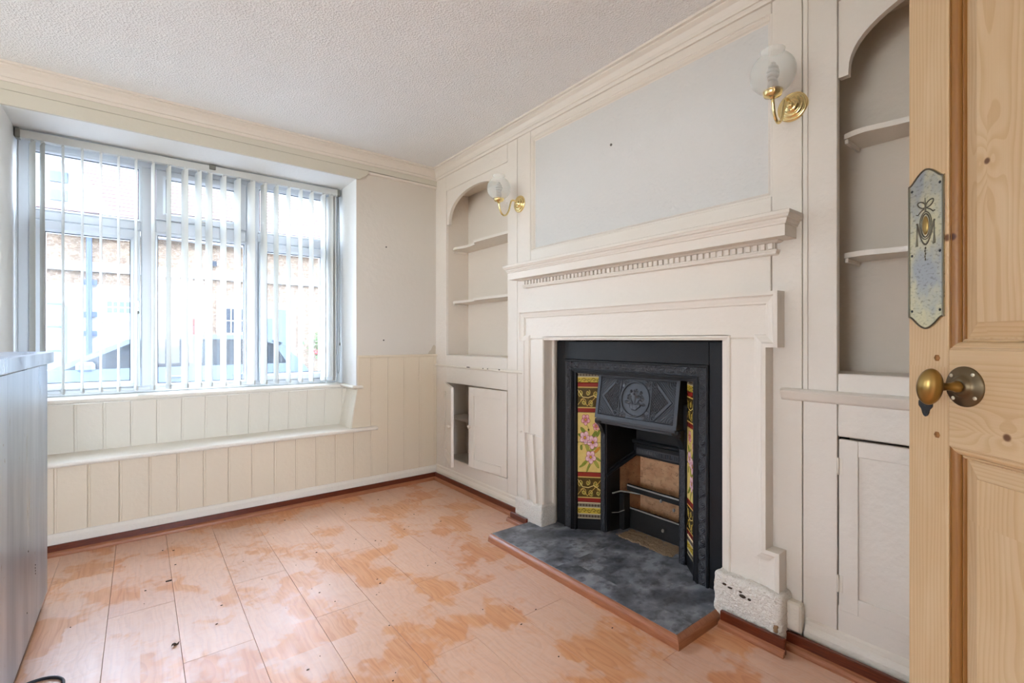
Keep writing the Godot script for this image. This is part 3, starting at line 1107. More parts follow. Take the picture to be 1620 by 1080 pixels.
func build_trims() -> void:
	# cornice round the two visible walls
	var t := thing("trim_1", Vector3(XW, CEIL, ZW), "cream painted moulded cornice along the top of both walls", "cornice", "", "structure")
	var prof := [Vector2(0, -0.075), Vector2(0.010, -0.075), Vector2(0.013, -0.068), Vector2(0.013, -0.060), Vector2(0.019, -0.058), Vector2(0.021, -0.045), Vector2(0.030, -0.028), Vector2(0.046, -0.018), Vector2(0.046, -0.012), Vector2(0.058, -0.010), Vector2(0.058, 0.0), Vector2(0, 0)]
	var b := MB.new()
	b.sweep([Vector3(XW, CEIL, 0.35), Vector3(XW, CEIL, ZW), Vector3(XL, CEIL, ZW)], prof, Vector3(0, 1, 0), false, true)
	part(t, "cornice_moulding", b, M.cream_paint)
	# white skirtings, red skirting boards and quadrants
	t = thing("baseboard_back", Vector3(0.3, 0, ZW), "low cream skirting with red stained board and quadrant under the window", "skirting", "", "structure")
	b = MB.new()
	b.prism(PackedVector2Array([Vector2(0, 0), Vector2(0.014, 0), Vector2(0.014, 0.080), Vector2(0.006, 0.096), Vector2(0, 0.098)]), Vector3(XL, 0, ZW), Vector3(0, 0, 1), Vector3(0, 1, 0), Vector3(XW - XL, 0, 0))
	part(t, "painted_skirting", b, M.cream_old)
	b = MB.new()
	b.grain = 0
	b.box(Vector3(XL, 0, ZW + 0.014), Vector3(1.686, 0.050, ZW + 0.024), 0.002)
	part(t, "stained_board", b, M.mahogany)
	part(t, "quadrant_strip", quadrant(Vector3(XL, 0, ZW + 0.024), Vector3(1, 0, 0), Vector3(0, 0, 1), 1.686 - XL), M.quadrant)
	t = thing("baseboard_right", Vector3(XW, 0, -1.4), "cream skirting with red stained board and quadrant along the fireplace wall", "skirting", "", "structure")
	for z in [[ZW, -2.062], [-0.628, 0.35]]:
		b = MB.new()
		b.prism(PackedVector2Array([Vector2(0, 0), Vector2(0.016, 0), Vector2(0.016, 0.066), Vector2(0.012, 0.078), Vector2(0.007, 0.084), Vector2(0.006, 0.098), Vector2(0, 0.104)]), Vector3(XW, 0, z[0]), Vector3(-1, 0, 0), Vector3(0, 1, 0), Vector3(0, 0, z[1] - z[0]))
		part(t, "painted_skirting", b, M.cream_old)
	bx(t, "stained_board", Vector3(XW - 0.027, 0, ZW + 0.014), Vector3(XW - 0.016, 0.050, -2.06), M.mahogany, 0.002, 2)
	bx(t, "stained_board", Vector3(XW - 0.085, 0, -2.085), Vector3(XW - 0.072, 0.050, -1.945), M.mahogany, 0.002, 2)
	bx(t, "stained_board", Vector3(XW - 0.096, 0, -0.868), Vector3(XW - 0.082, 0.052, -0.655), M.mahogany, 0.002, 2)
	bx(t, "stained_board", Vector3(XW - 0.040, 0, -0.70), Vector3(XW - 0.026, 0.052, 0.35), M.mahogany, 0.002, 2)
	part(t, "quadrant_strip", quadrant(Vector3(XW - 0.027, 0, ZW + 0.02), Vector3(0, 0, 1), Vector3(-1, 0, 0), 1.03), M.quadrant)
	part(t, "quadrant_strip", quadrant(Vector3(XW - 0.085, 0, -2.10), Vector3(0, 0, 1), Vector3(-1, 0, 0), 0.155), M.quadrant)
	part(t, "quadrant_strip", quadrant(Vector3(XW - 0.096, 0, -0.868), Vector3(0, 0, 1), Vector3(-1, 0, 0), 0.215), M.quadrant)
	part(t, "quadrant_strip", quadrant(Vector3(XW - 0.040, 0, -0.69), Vector3(0, 0, 1), Vector3(-1, 0, 0), 0.99), M.quadrant)
	# block between surround and skirting
	b = MB.new()
	b.box(Vector3(XW - 0.032, 0.055, -0.684), Vector3(XW, 0.150, -0.632), 0.006)
	part(t, "skirting_block", b, M.cream_old)
	# dado rails
	t = thing("trim_2", Vector3(XW, 0.82, -0.2), "moulded cream dado rail between mantelpiece and pine door", "dado rail", "", "structure")
	b = MB.new()
	b.sweep([Vector3(XW, 0.822, 0.35), Vector3(XW, 0.822, -0.700)], [Vector2(0, -0.020), Vector2(0.008, -0.018), Vector2(0.014, -0.010), Vector2(0.015, 0.000), Vector2(0.020, 0.004), Vector2(0.022, 0.012), Vector2(0.016, 0.018), Vector2(0, 0.020)], Vector3(0, 1, 0), false, true, true)
	part(t, "rail_moulding", b, M.cream_paint)
	t = thing("trim_3", Vector3(XW, 0.82, -2.5), "chipped thin cream rail above the small cupboard", "dado rail", "", "structure")
	b = MB.new()
	b.box(Vector3(XW - 0.016, 0.812, ZW), Vector3(XW, 0.828, -2.045), 0.005)
	part(t, "rail_moulding", b, M.cream_old)
	for q in [[-2.62, 0.05], [-2.45, 0.012], [-2.40, 0.014], [-2.28, 0.02]]:
		b = MB.new()
		b.ball(Vector3(XW - 0.0155, 0.824, q[0]), Vector3(0.002, 0.003, q[1] * 0.5), 8, 5)
		part(t, "paint_chip", b, M.chip_dark)
	b = MB.new()
	t = thing("trim_4", Vector3(1.4, 0.895, ZW), "thin cream cap on the boarding right of the window", "dado rail", "", "structure")
	b.box(Vector3(1.118, 0.884, ZW - 0.012), Vector3(XW, 0.900, ZW + 0.012), 0.004)
	part(t, "rail_cap", b, M.cream_board)


func quadrant(o: Vector3, along: Vector3, out: Vector3, l: float) -> MB:
	var b := MB.new()
	var p := PackedVector2Array([Vector2(0, 0)])
	p.append(Vector2(0.016, 0.0))
	p.append(Vector2(0.016, 0.004))
	for i in 7:
		var a := PI * 0.5 * i / 6.0
		p.append(Vector2(0.003 + 0.012 * cos(a), 0.005 + 0.014 * sin(a)))
	p.append(Vector2(0, 0.021))
	b.grain = 0 if absf(along.x) > 0.5 else 2
	b.prism(p, o, out, Vector3(0, 1, 0), along * l)
	return b


# ------------------------------------------------------------------ window wall
func build_window_wall() -> void:
	var w := thing("wall_back", Vector3(0.3, 0, ZW), "window wall, plastered above and boarded with painted tongue and groove below", "wall", "", "structure")
	var zb := ZW - 0.012
	var zo := -3.56
	bx(w, "plaster_face", Vector3(1.113, 0, zo), Vector3(2.4, 2.4, zb), M.plaster)
	bx(w, "reveal_face", Vector3(1.1125, 0.70, -3.50), Vector3(1.1135, 2.06, zb), M.reveal_white)
	bx(w, "plaster_face", Vector3(XL - 0.22, 0, zo), Vector3(-0.492, 2.4, zb), M.reveal_white)
	bx(w, "lintel", Vector3(-0.492, 2.055, zo), Vector3(1.113, 2.4, zb), M.reveal_white)
	bx(w, "spandrel_wall", Vector3(-0.492, 0, zo), Vector3(1.113, 0.66, -3.335), M.plaster)
	# fascia board over the opening, mitred at its right end, and the smaller bead that runs on
	var b := MB.new()
	b.prism(PackedVector2Array([Vector2(XL, 2.052), Vector2(1.128, 2.052), Vector2(1.190, 2.098), Vector2(1.190, 2.116), Vector2(XL, 2.116)]), Vector3(0, 0, zb), Vector3(1, 0, 0), Vector3(0, 1, 0), Vector3(0, 0, 0.016))
	part(w, "fascia_board", b, M.cream_shaded)
	b = MB.new()
	b.box(Vector3(XL, 2.118, zb), Vector3(XW, 2.170, ZW + 0.004), 0.001)
	part(w, "fascia_board", b, M.cream_shaded)
	b = MB.new()
	b.prism(PackedVector2Array([Vector2(0, 0), Vector2(0.013, 0.004), Vector2(0.013, 0.018), Vector2(0, 0.018)]), Vector3(1.186, 2.096, zb), Vector3(0, 0, 1), Vector3(0, 1, 0), Vector3(XW - 1.186, 0, 0))
	part(w, "picture_bead", b, M.cream_paint)
	# lower boards: below the seat and to the right of it
	var x := -0.318 - 0.117 * 6
	var i := 0
	while x < XW:
		var x1 := minf(x + 0.1172, XW)
		var top := 0.41 if x1 < 1.09 else 0.886
		if x < 1.09 and x1 >= 1.09:
			# the board that is cut along the leaning cheek
			tg_board(w, x, x1, 0.0, 0.41, ZW, zb)
			var cb := MB.new()
			cb.prism(PackedVector2Array([Vector2(1.076, 0.41), Vector2(x1 - 0.0015, 0.41), Vector2(x1 - 0.0015, 0.886), Vector2(1.120, 0.886), Vector2(1.120, 0.69)]), Vector3(0, 0, zb), Vector3(1, 0, 0), Vector3(0, 1, 0), Vector3(0, 0, ZW - zb))
			part(w, "matchboard", cb, M.cream_board)
		else:
			tg_board(w, x, x1, 0.0, top, ZW, zb)
		x = x1
		i += 1
	# bare patch where the paint has come away in the corner
	b = MB.new()
	b.prism(PackedVector2Array([Vector2(1.635, 0.900), Vector2(1.695, 0.900), Vector2(1.697, 0.955), Vector2(1.685, 0.968), Vector2(1.672, 0.957), Vector2(1.660, 0.930), Vector2(1.645, 0.920)]), Vector3(0, 0, zb), Vector3(1, 0, 0), Vector3(0, 1, 0), Vector3(0, 0, 0.0012))
	part(w, "bare_plaster_patch", b, M.bare_plaster)
	for q in [[1.318, 1.633], [1.30, 1.00]]:
		b = MB.new()
		b.lathe([Vector2(0.005, 0.0), Vector2(0.005, 0.002), Vector2(0.0, 0.002)], Vector3(q[0], q[1], zb), Vector3(0, 0, 1), 8)
		part(w, "nail_hole", b, M.dado_nail)


func tg_board(w: Node3D, x0: float, x1: float, y0: float, y1: float, zf: float, zb: float) -> void:
	# tongue and groove board with a bead at one edge and a V at the other
	var b := MB.new()
	var d := zf - zb
	b.prism(PackedVector2Array([Vector2(x0 + 0.0004, 0), Vector2(x0 + 0.0004, d - 0.0022), Vector2(x0 + 0.003, d - 0.0003), Vector2(x0 + 0.006, d), Vector2(x0 + 0.009, d - 0.0005), Vector2(x0 + 0.0105, d - 0.0014), Vector2(x0 + 0.012, d), Vector2(x1 - 0.0022, d), Vector2(x1 - 0.0004, d - 0.0022), Vector2(x1 - 0.0004, 0)]), Vector3(0, y0, zb), Vector3(1, 0, 0), Vector3(0, 0, 1), Vector3(0, y1 - y0, 0))
	part(w, "matchboard", b, M.cream_board)


func build_seat() -> void:
	var s := thing("window_seat", Vector3(0.3, 0.43, -3.18), "long cream painted window seat boarded into the window recess", "window seat")
	# seat board with a rounded front edge
	var b := MB.new()
	var p := PackedVector2Array([Vector2(-3.33, 0.408), Vector2(-3.040, 0.408)])
	for i in 7:
		var a := -PI * 0.5 + PI * i / 6.0
		p.append(Vector2(-3.036 + 0.010 * cos(a), 0.419 + 0.011 * sin(a)))
	p.append(Vector2(-3.33, 0.430))
	b.grain = 0
	b.prism(p, Vector3(-0.60, 0, 0), Vector3(0, 0, 1), Vector3(0, 1, 0), Vector3(1.672, 0, 0))
	part(s, "seat_board", b, M.cream_old)
	b = MB.new()
	var e := PackedVector2Array([Vector2(ZW, 0.408), Vector2(-3.040, 0.408)])
	for i in 7:
		var a := -PI * 0.5 + PI * i / 6.0
		e.append(Vector2(-3.036 + 0.010 * cos(a), 0.419 + 0.011 * sin(a)))
	e.append(Vector2(ZW, 0.430))
	b.prism(e, Vector3(1.0725, 0, 0), Vector3(0, 0, 1), Vector3(0, 1, 0), Vector3(0.168, 0, 0))
	part(s, "seat_nosing", b, M.cream_old)
	# boards of the back, leaning a little
	var x := -0.265 - 0.1122 * 3
	while x < 1.11:
		var x1 := minf(x + 0.1122, 1.112)
		var bb := MB.new()
		bb.xf = Transform3D(Basis(Vector3(1, 0, 0), 0.10), Vector3(0, 0.43, -3.285))
		var d := 0.012
		bb.prism(PackedVector2Array([Vector2(x + 0.0004, -d), Vector2(x + 0.0004, -0.0024), Vector2(x + 0.003, 0), Vector2(x + 0.009, 0), Vector2(x + 0.0105, -0.0014), Vector2(x + 0.012, 0), Vector2(x1 - 0.0022, 0), Vector2(x1 - 0.0004, -0.0024), Vector2(x1 - 0.0004, -d)]), Vector3(0, 0, 0), Vector3(1, 0, 0), Vector3(0, 0, 1), Vector3(0, 0.246, 0))
		part(s, "back_board", bb, M.cream_pale)
		x = x1
	# leaning cheeks at both ends, of three boards each
	for sd in [1.0, -1.0]:
		for k in 3:
			var z0 := -3.32 + (ZW + 3.32) / 3.0 * k
			var z1 := -3.32 + (ZW + 3.32) / 3.0 * (k + 1)
			b = MB.new()
			var xt := 1.116 if sd > 0 else -0.500
			var xb := 1.070 if sd > 0 else -0.455
			var th: float = 0.016 * sd
			for j in 2:
				pass
			var A := Vector3(xb, 0.430, z0 + 0.001)
			var B := Vector3(xb, 0.430, z1 - 0.001)
			var C := Vector3(xt, 0.690, z1 - 0.001)
			var D := Vector3(xt, 0.690, z0 + 0.001)
			var o := Vector3(th, 0, 0)
			b.quad(A, B, C, D, Vector3(-sd, 0.18, 0).normalized())
			b.quad(A + o, B + o, C + o, D + o, Vector3(sd, 0, 0))
			b.quad(B, B + o, C + o, C, Vector3(0, 0, 1))
			b.quad(A, A + o, D + o, D, Vector3(0, 0, -1))
			part(s, "cheek_board", b, M.cream_pale)


# ------------------------------------------------------------------ window
func frame_bar(w: Node3D, called: String, x0: float, x1: float, y0: float, y1: float, zf := -3.45, zb := -3.52, ch := 0.006) -> void:
	bx(w, called, Vector3(x0, y0, zb), Vector3(x1, y1, zf), M.upvc, ch)


func sash(w: Node3D, called: String, ox0: float, ox1: float, oy0: float, oy1: float, gx0: float, gx1: float, gy0: float, gy1: float, zf: float) -> Node3D:
	# mitred sash ring with a bevelled glazing bead, its gasket and its pane
	var b := MB.new()
	var zb := -3.515
	var o := [Vector2(ox0, oy0), Vector2(ox1, oy0), Vector2(ox1, oy1), Vector2(ox0, oy1)]
	var g := [Vector2(gx0, gy0), Vector2(gx1, gy0), Vector2(gx1, gy1), Vector2(gx0, gy1)]
	var c := 0.005
	for i in 4:
		var j := (i + 1) % 4
		var oc: Vector2 = o[i]
		var od: Vector2 = o[j]
		var gc: Vector2 = g[i]
		var gd: Vector2 = g[j]
		var cen := Vector2((ox0 + ox1) * 0.5, (oy0 + oy1) * 0.5)
		var outn: Vector2 = ((oc + od) * 0.5 - cen)
		if absf(od.x - oc.x) > absf(od.y - oc.y):
			outn = Vector2(0, signf(outn.y))
		else:
			outn = Vector2(signf(outn.x), 0)
		var f0 := oc + Vector2(signf(cen.x - oc.x), signf(cen.y - oc.y)) * c
		var f1 := od + Vector2(signf(cen.x - od.x), signf(cen.y - od.y)) * c
		var b0 := gc - Vector2(signf(cen.x - gc.x), signf(cen.y - gc.y)) * 0.014
		var b1 := gd - Vector2(signf(cen.x - gd.x), signf(cen.y - gd.y)) * 0.014
		var k := Vector3(outn.x, outn.y, 0)
		b.quad(Vector3(oc.x, oc.y, zb), Vector3(od.x, od.y, zb), Vector3(od.x, od.y, zf - c), Vector3(oc.x, oc.y, zf - c), k)
		b.quad(Vector3(oc.x, oc.y, zf - c), Vector3(od.x, od.y, zf - c), Vector3(f1.x, f1.y, zf), Vector3(f0.x, f0.y, zf), (k + Vector3(0, 0, 1)).normalized())
		b.quad(Vector3(f0.x, f0.y, zf), Vector3(f1.x, f1.y, zf), Vector3(b1.x, b1.y, zf), Vector3(b0.x, b0.y, zf), Vector3(0, 0, 1))
		b.quad(Vector3(b0.x, b0.y, zf), Vector3(b1.x, b1.y, zf), Vector3(gd.x, gd.y, zf - 0.016), Vector3(gc.x, gc.y, zf - 0.016), (-k + Vector3(0, 0, 1)).normalized())
		b.quad(Vector3(gc.x, gc.y, zf - 0.016), Vector3(gd.x, gd.y, zf - 0.016), Vector3(gd.x, gd.y, zb), Vector3(gc.x, gc.y, zb), -k)
		b.quad(Vector3(gc.x, gc.y, zb), Vector3(gd.x, gd.y, zb), Vector3(od.x, od.y, zb), Vector3(oc.x, oc.y, zb), Vector3(0, 0, -1))
	var s := part(w, called, b, M.upvc)
	b = MB.new()
	var q := 0.0035
	var zg := zf - 0.018
	b.box(Vector3(gx0, gy0, zg - 0.006), Vector3(gx0 + q, gy1, zg))
	b.box(Vector3(gx1 - q, gy0, zg - 0.006), Vector3(gx1, gy1, zg))
	b.box(Vector3(gx0, gy0, zg - 0.006), Vector3(gx1, gy0 + q, zg))
	b.box(Vector3(gx0, gy1 - q, zg - 0.006), Vector3(gx1, gy1, zg))
	part(s, "gasket", b, M.gasket)
	b = MB.new()
	b.box(Vector3(gx0, gy0, zg - 0.008), Vector3(gx1, gy1, zg - 0.004))
	part(s, "pane", b, M.glass)
	return s


func build_window() -> void:
	var w := thing("window_1", Vector3(0.31, 0.70, -3.48), "white three-part casement window with top lights", "window", "", "structure")
	frame_bar(w, "frame_jamb", -0.492, -0.447, 0.70, 2.055)
	frame_bar(w, "frame_jamb", 1.035, 1.113, 0.70, 2.055)
	frame_bar(w, "frame_head", -0.447, 1.035, 1.990, 2.055)
	frame_bar(w, "frame_sill", -0.447, 1.035, 0.70, 0.735)
	frame_bar(w, "mullion", 0.003, 0.070, 0.735, 1.990)
	frame_bar(w, "mullion", 0.536, 0.604, 0.735, 1.990)
	frame_bar(w, "transom", -0.447, 0.003, 1.626, 1.676)
	frame_bar(w, "transom", 0.070, 0.536, 1.626, 1.700)
	frame_bar(w, "transom", 0.604, 1.035, 1.636, 1.696)
	sash(w, "top_light", -0.447, 0.003, 1.676, 1.990, -0.432, -0.006, 1.691, 1.980, -3.452)
	sash(w, "top_light", 0.604, 1.035, 1.696, 1.990, 0.613, 1.026, 1.711, 1.984, -3.452)
	sash(w, "vent_sash", 0.072, 0.534, 1.701, 1.989, 0.119, 0.470, 1.745, 1.943, -3.436)
	sash(w, "fixed_light", 0.070, 0.536, 0.735, 1.626, 0.080, 0.527, 0.748, 1.613, -3.452)
	var s1 := sash(w, "casement", -0.445, 0.001, 0.737, 1.624, -0.392, -0.043, 0.772, 1.569, -3.436)
	var s2 := sash(w, "casement", 0.607, 1.033, 0.738, 1.634, 0.656, 0.997, 0.782, 1.580, -3.436)
	# lockable handles
	for q in [[s1, -0.012], [s2, 0.622]]:
		var b := MB.new()
		b.box(Vector3(q[1] - 0.010, 1.150, -3.436), Vector3(q[1] + 0.010, 1.225, -3.424), 0.004)
		b.box(Vector3(q[1] - 0.007, 1.158, -3.424), Vector3(q[1] + 0.007, 1.192, -3.408), 0.004)
		part(q[0], "handle", b, M.chrome)
		b = MB.new()
		b.lathe([Vector2(0.009, 0), Vector2(0.009, 0.012), Vector2(0.004, 0.013), Vector2(0, 0.011)], Vector3(q[1], 1.156, -3.410), Vector3(0, 0, 1), 14)
		part(q[0], "lock_barrel", b, M.grey_plastic)
	var b2 := MB.new()
	b2.box(Vector3(0.285, 1.712, -3.437), Vector3(0.345, 1.722, -3.418), 0.003)
	part(w.get_node("vent_sash"), "stay_catch", b2, M.chrome)
	# inner sill board with rounded nosing that turns onto the end cheeks
	b2 = MB.new()
	b2.grain = 0
	var p := PackedVector2Array([Vector2(-3.47, 0.668), Vector2(-3.300, 0.668)])
	for i in 7:
		var a := -PI * 0.5 + PI * i / 6.0
		p.append(Vector2(-3.297 + 0.014 * cos(a), 0.684 + 0.016 * sin(a)))
	p.append(Vector2(-3.47, 0.700))
	b2.prism(p, Vector3(-0.50, 0, 0), Vector3(0, 0, 1), Vector3(0, 1, 0), Vector3(1.60, 0, 0))
	part(w, "window_sill", b2, M.cream_old)
	for sd in [1.0, -1.0]:
		b2 = MB.new()
		var x0 := 1.076 if sd > 0 else -0.535
		b2.box(Vector3(x0, 0.684, -3.32), Vector3(x0 + 0.075, 0.704, ZW + 0.020), 0.007)
		part(w, "cheek_cap", b2, M.cream_old)


func build_blind() -> void:
	var v := thing("vertical_blind", Vector3(0.31, 2.02, -3.37), "vertical blind of narrow cream cloth slats turned edge-on across the window", "blind")
	var b := MB.new()
	b.prism(PackedVector2Array([Vector2(-0.018, -0.018), Vector2(-0.012, -0.022), Vector2(-0.004, -0.022), Vector2(-0.004, -0.014), Vector2(0.004, -0.014), Vector2(0.004, -0.022), Vector2(0.012, -0.022), Vector2(0.018, -0.018), Vector2(0.018, 0.018), Vector2(0.012, 0.022), Vector2(-0.018, 0.022)]), Vector3(-0.470, 2.024, -3.370), Vector3(0, 0, 1), Vector3(0, 1, 0), Vector3(1.560, 0, 0))
	part(v, "headrail", b, M.rail_white)
	for x in [-0.478, 1.090]:
		bx(v, "end_cap", Vector3(x - 0.010, 2.000, -3.392), Vector3(x + 0.010, 2.049, -3.348), M.grey_plastic, 0.004)
	bx(v, "bracket", Vector3(0.325, 2.020, -3.394), Vector3(0.358, 2.050, -3.346), M.grey_plastic, 0.003)
	var xs := [-0.425, -0.389, -0.313, -0.239, -0.165, -0.092, -0.018, 0.057, 0.129, 0.205, 0.271, 0.324, 0.398, 0.473, 0.548, 0.619, 0.691, 0.765, 0.839, 0.908, 0.984, 1.029, 1.052]
	var wd := [7.0, 5.6, 3.0, 2.9, 3.0, 3.0, 3.4, 4.6, 6.2, 9.0, 9.0, 9.5, 8.5, 9.5, 11.0, 9.5, 7.0, 6.4, 6.0, 6.8, 7.4, 10.0, 8.0]
	var prev := Vector3.ZERO
	for i in xs.size():
		var d := Vector2(xs[i], -3.35)
		var depth := -(d.y * 0.788 - d.x * 0.6157)
		var sight := atan2(d.x, -d.y)
		var visible_w: float = wd[i] * depth / 753.0
		var phi := sight - asin(clampf(visible_w / 0.089, 0.0, 0.9))
		var along := Vector3(sin(phi), 0, -cos(phi))
		var side := Vector3(along.z, 0, -along.x)
		var sl := MB.new()
		var p := PackedVector2Array()
		for k in 7:
			var t := -1.0 + k / 3.0
			p.append(Vector2(t * 0.0445, 0.004 * (1.0 - t * t) + 0.0005))
		for k in 7:
			var t := 1.0 - k / 3.0
			p.append(Vector2(t * 0.0445, 0.004 * (1.0 - t * t) - 0.0005))
		sl.prism(p, Vector3(xs[i], 0.722, -3.355), along, side, Vector3(0, 1.268, 0))
		var s := part(v, "slat", sl, M.blind_cloth)
		sl = MB.new()
		sl.xf = Transform3D(Basis(along, Vector3.UP, along.cross(Vector3.UP)), Vector3(xs[i], 0.722, -3.355))
		sl.box(Vector3(-0.043, 0.004, -0.0045), Vector3(0.043, 0.028, 0.0045), 0.001)
		part(s, "weight", sl, M.blind_weight)
		sl = MB.new()
		sl.box(Vector3(xs[i] - 0.006, 1.988, -3.358), Vector3(xs[i] + 0.006, 2.004, -3.348), 0.002)
		part(s, "hanger", sl, M.rail_white)
		# link chain between the weights
		var foot: Vector3 = Vector3(xs[i], 0.735, -3.355) - along * 0.044
		if i > 0:
			var pts := []
			for k in 9:
				var t := k / 8.0
				pts.append(prev.lerp(foot, t) - Vector3(0, 0.010 * 4.0 * t * (1.0 - t), 0))
			var cb := MB.new()
			cb.tube(pts, 0.0011, 5)
			part(v, "link_chain", cb, M.blind_weight)
		prev = foot
	# tilt chain and pull cord at the right end
	var loop := []
	for k in 41:
		var t := k / 40.0
		var a := t * TAU
		var yy := 1.55 + 0.44 * cos(a)
		var ww := 0.016 * sin(a) * (1.0 - 0.5 * cos(a))
		loop.append(Vector3(1.080 + ww, yy - 0.34 + 0.34 * (0.5 + 0.5 * cos(a)), -3.335))
	b = MB.new()
	b.tube(loop, 0.0012, 5)
	part(v, "cord_loop", b, M.grey_plastic)
	b = MB.new()
	b.tube([Vector3(1.082, 1.995, -3.345), Vector3(1.088, 1.6, -3.335), Vector3(1.090, 0.985, -3.335)], 0.0013, 6)
	part(v, "pull_cord", b, M.grey_plastic)
	b = MB.new()
	b.lathe([Vector2(0, -0.002), Vector2(0.004, 0.0), Vector2(0.0045, 0.010), Vector2(0.002, 0.022), Vector2(0, 0.023)], Vector3(1.090, 0.965, -3.335), Vector3.UP, 10)
	part(v, "cord_weight", b, M.grey_plastic)


# ------------------------------------------------------------------ pine door
func build_door() -> void:
	# the leaf stands open along the line of sight: local x runs from hinge to free edge, local -z is the face seen
	var f := Vector3(sin(deg_to_rad(38.0)), 0, -cos(deg_to_rad(38.0)))
	var r := Vector3(cos(deg_to_rad(38.0)), 0, sin(deg_to_rad(38.0)))
	var d := thing("door_1", f * 0.159 + r * 0.77, "stripped pine panelled door standing open with brass furniture", "door", "", "structure")
	d.basis = Basis(f, Vector3.UP, r)
	var th := 0.036
	var W := 0.765
	var S := 0.681     # inner edge of the lock stile
	for q in [["stile", S, W, 0.008, 1.985, 1, 0.0], ["stile", 0.0, 0.085, 0.008, 1.985, 1, 1.7], ["muntin", 0.335, 0.430, 0.20, 0.814, 1, 2.1], ["muntin", 0.335, 0.430, 0.984, 1.88, 1, 3.3], ["lock_rail", 0.085, S, 0.814, 0.984, 0, 0.6], ["bottom_rail", 0.085, S, 0.008, 0.20, 0, 2.6], ["top_rail", 0.085, S, 1.88, 1.985, 0, 4.4]]:
		var b := MB.new()
		b.grain = q[5]
		b.uo = Vector2(0.11 + q[6] * 0.3, q[6])
		b.box(Vector3(q[1] + 0.0004, q[3], 0), Vector3(q[2] - 0.0004, q[4], th), 0.0012)
		part(d, q[0], b, M.pine, true)
	for q in [[0.430, S, 0.984, 1.88], [0.430, S, 0.20, 0.814], [0.085, 0.335, 0.984, 1.88], [0.085, 0.335, 0.20, 0.814]]:
		# raised and fielded panel: margin, bevel, field
		var x0: float = q[0]
		var x1: float = q[1]
		var y0: float = q[2]
		var y1: float = q[3]
		var b := MB.new()
		b.uo = Vector2(x0 * 0.7 + y0 * 0.37, y0 * 1.3)
		var mo := 0.0205
		var fi := 0.046
		var bo := 0.046
		var zm := 0.0165
		var zf := 0.0055
		b.box(Vector3(x0 - 0.005, y0 - 0.005, zm), Vector3(x1 + 0.005, y1 + 0.005, th - 0.012))
		var a := [Vector3(x0 + mo, y0 + mo, zm - 0.0001), Vector3(x1 - mo, y0 + mo, zm - 0.0001), Vector3(x1 - mo, y1 - mo, zm - 0.0001), Vector3(x0 + mo, y1 - mo, zm - 0.0001)]
		var c := [Vector3(x0 + fi, y0 + bo, zf + 0.0025), Vector3(x1 - fi, y0 + bo, zf + 0.0025), Vector3(x1 - fi, y1 - bo, zf + 0.0025), Vector3(x0 + fi, y1 - bo, zf + 0.0025)]
		var e := [c[0] - Vector3(0, 0, 0.0025), c[1] - Vector3(0, 0, 0.0025), c[2] - Vector3(0, 0, 0.0025), c[3] - Vector3(0, 0, 0.0025)]
		var ks := [Vector3(0, -0.35, -1), Vector3(0.35, 0, -1), Vector3(0, 0.35, -1), Vector3(-0.35, 0, -1)]
		for i in 4:
			var j := (i + 1) % 4
			b.grain = 0 if i % 2 == 0 else 1
			b.quad(a[i], a[j], c[j], c[i], ks[i].normalized())
			var k2: Vector3 = Vector3(ks[i].x, ks[i].y, 0).normalized()
			b.quad(c[i], c[j], e[j], e[i], k2)
		b.grain = 1
		b.quad(e[0], e[1], e[2], e[3], Vector3(0, 0, -1))
		part(d, "panel", b, M.pine, true)
		# ovolo moulding round the panel, four mitred lengths; uprights darker, their shade and some old varnish put into the colour
		var path := [Vector3(x0, y0, 0.0), Vector3(x0, y1, 0.0), Vector3(x1, y1, 0.0), Vector3(x1, y0, 0.0)]
		var prof := [Vector2(0, -0.020), Vector2(0, -0.0025), Vector2(0.0022, -0.0025), Vector2(0.0026, -0.0042)]
		for i in 8:
			var t := PI * 0.5 * i / 7.0
			prof.append(Vector2(0.0030 + 0.0100 * sin(t), -0.0132 + 0.0098 * cos(t)))
		prof.append(Vector2(0.0138, -0.0118))
		prof.append(Vector2(0.0160, -0.0112))
		prof.append(Vector2(0.0178, -0.0126))
		prof.append(Vector2(0.0182, -0.020))
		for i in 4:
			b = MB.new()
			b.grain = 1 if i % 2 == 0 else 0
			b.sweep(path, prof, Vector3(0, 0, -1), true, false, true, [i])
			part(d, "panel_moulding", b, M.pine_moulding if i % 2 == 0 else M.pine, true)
	# pegs in the mortices
	for q in [[0.703, 0.968], [0.703, 0.829]]:
		var b := MB.new()
		b.lathe([Vector2(0.0062, 0.0), Vector2(0.0060, 0.0008), Vector2(0, 0.001)], Vector3(q[0], q[1], 0), Vector3(0, 0, -1), 6)
		part(d, "peg", b, M.pine_moulding, true)
	# knob: rose, four screws, neck and oval handle
	var kc := Vector3(0.650, 0.921, 0)
	var b := MB.new()
	b.lathe([Vector2(0.0345, 0.0), Vector2(0.0345, 0.0015), Vector2(0.033, 0.003), Vector2(0.022, 0.0045), Vector2(0.0175, 0.0075), Vector2(0.0155, 0.012), Vector2(0.0115, 0.0125), Vector2(0.0, 0.0125)], kc, Vector3(0, 0, -1), 40)
	var rose := part(d, "knob_rose", b, M.bronze, true)
	for i in 4:
		var a := deg_to_rad(40.0 + 90.0 * i)
		b = MB.new()
		b.lathe([Vector2(0.0032, 0), Vector2(0.0032, 0.0012), Vector2(0.0013, 0.0016), Vector2(0.0012, 0.0009), Vector2(0, 0.0009)], kc + Vector3(cos(a) * 0.0275, sin(a) * 0.0275, -0.0034), Vector3(0, 0, -1), 12)
		part(rose, "screw", b, M.screw_steel, true)
	b = MB.new()
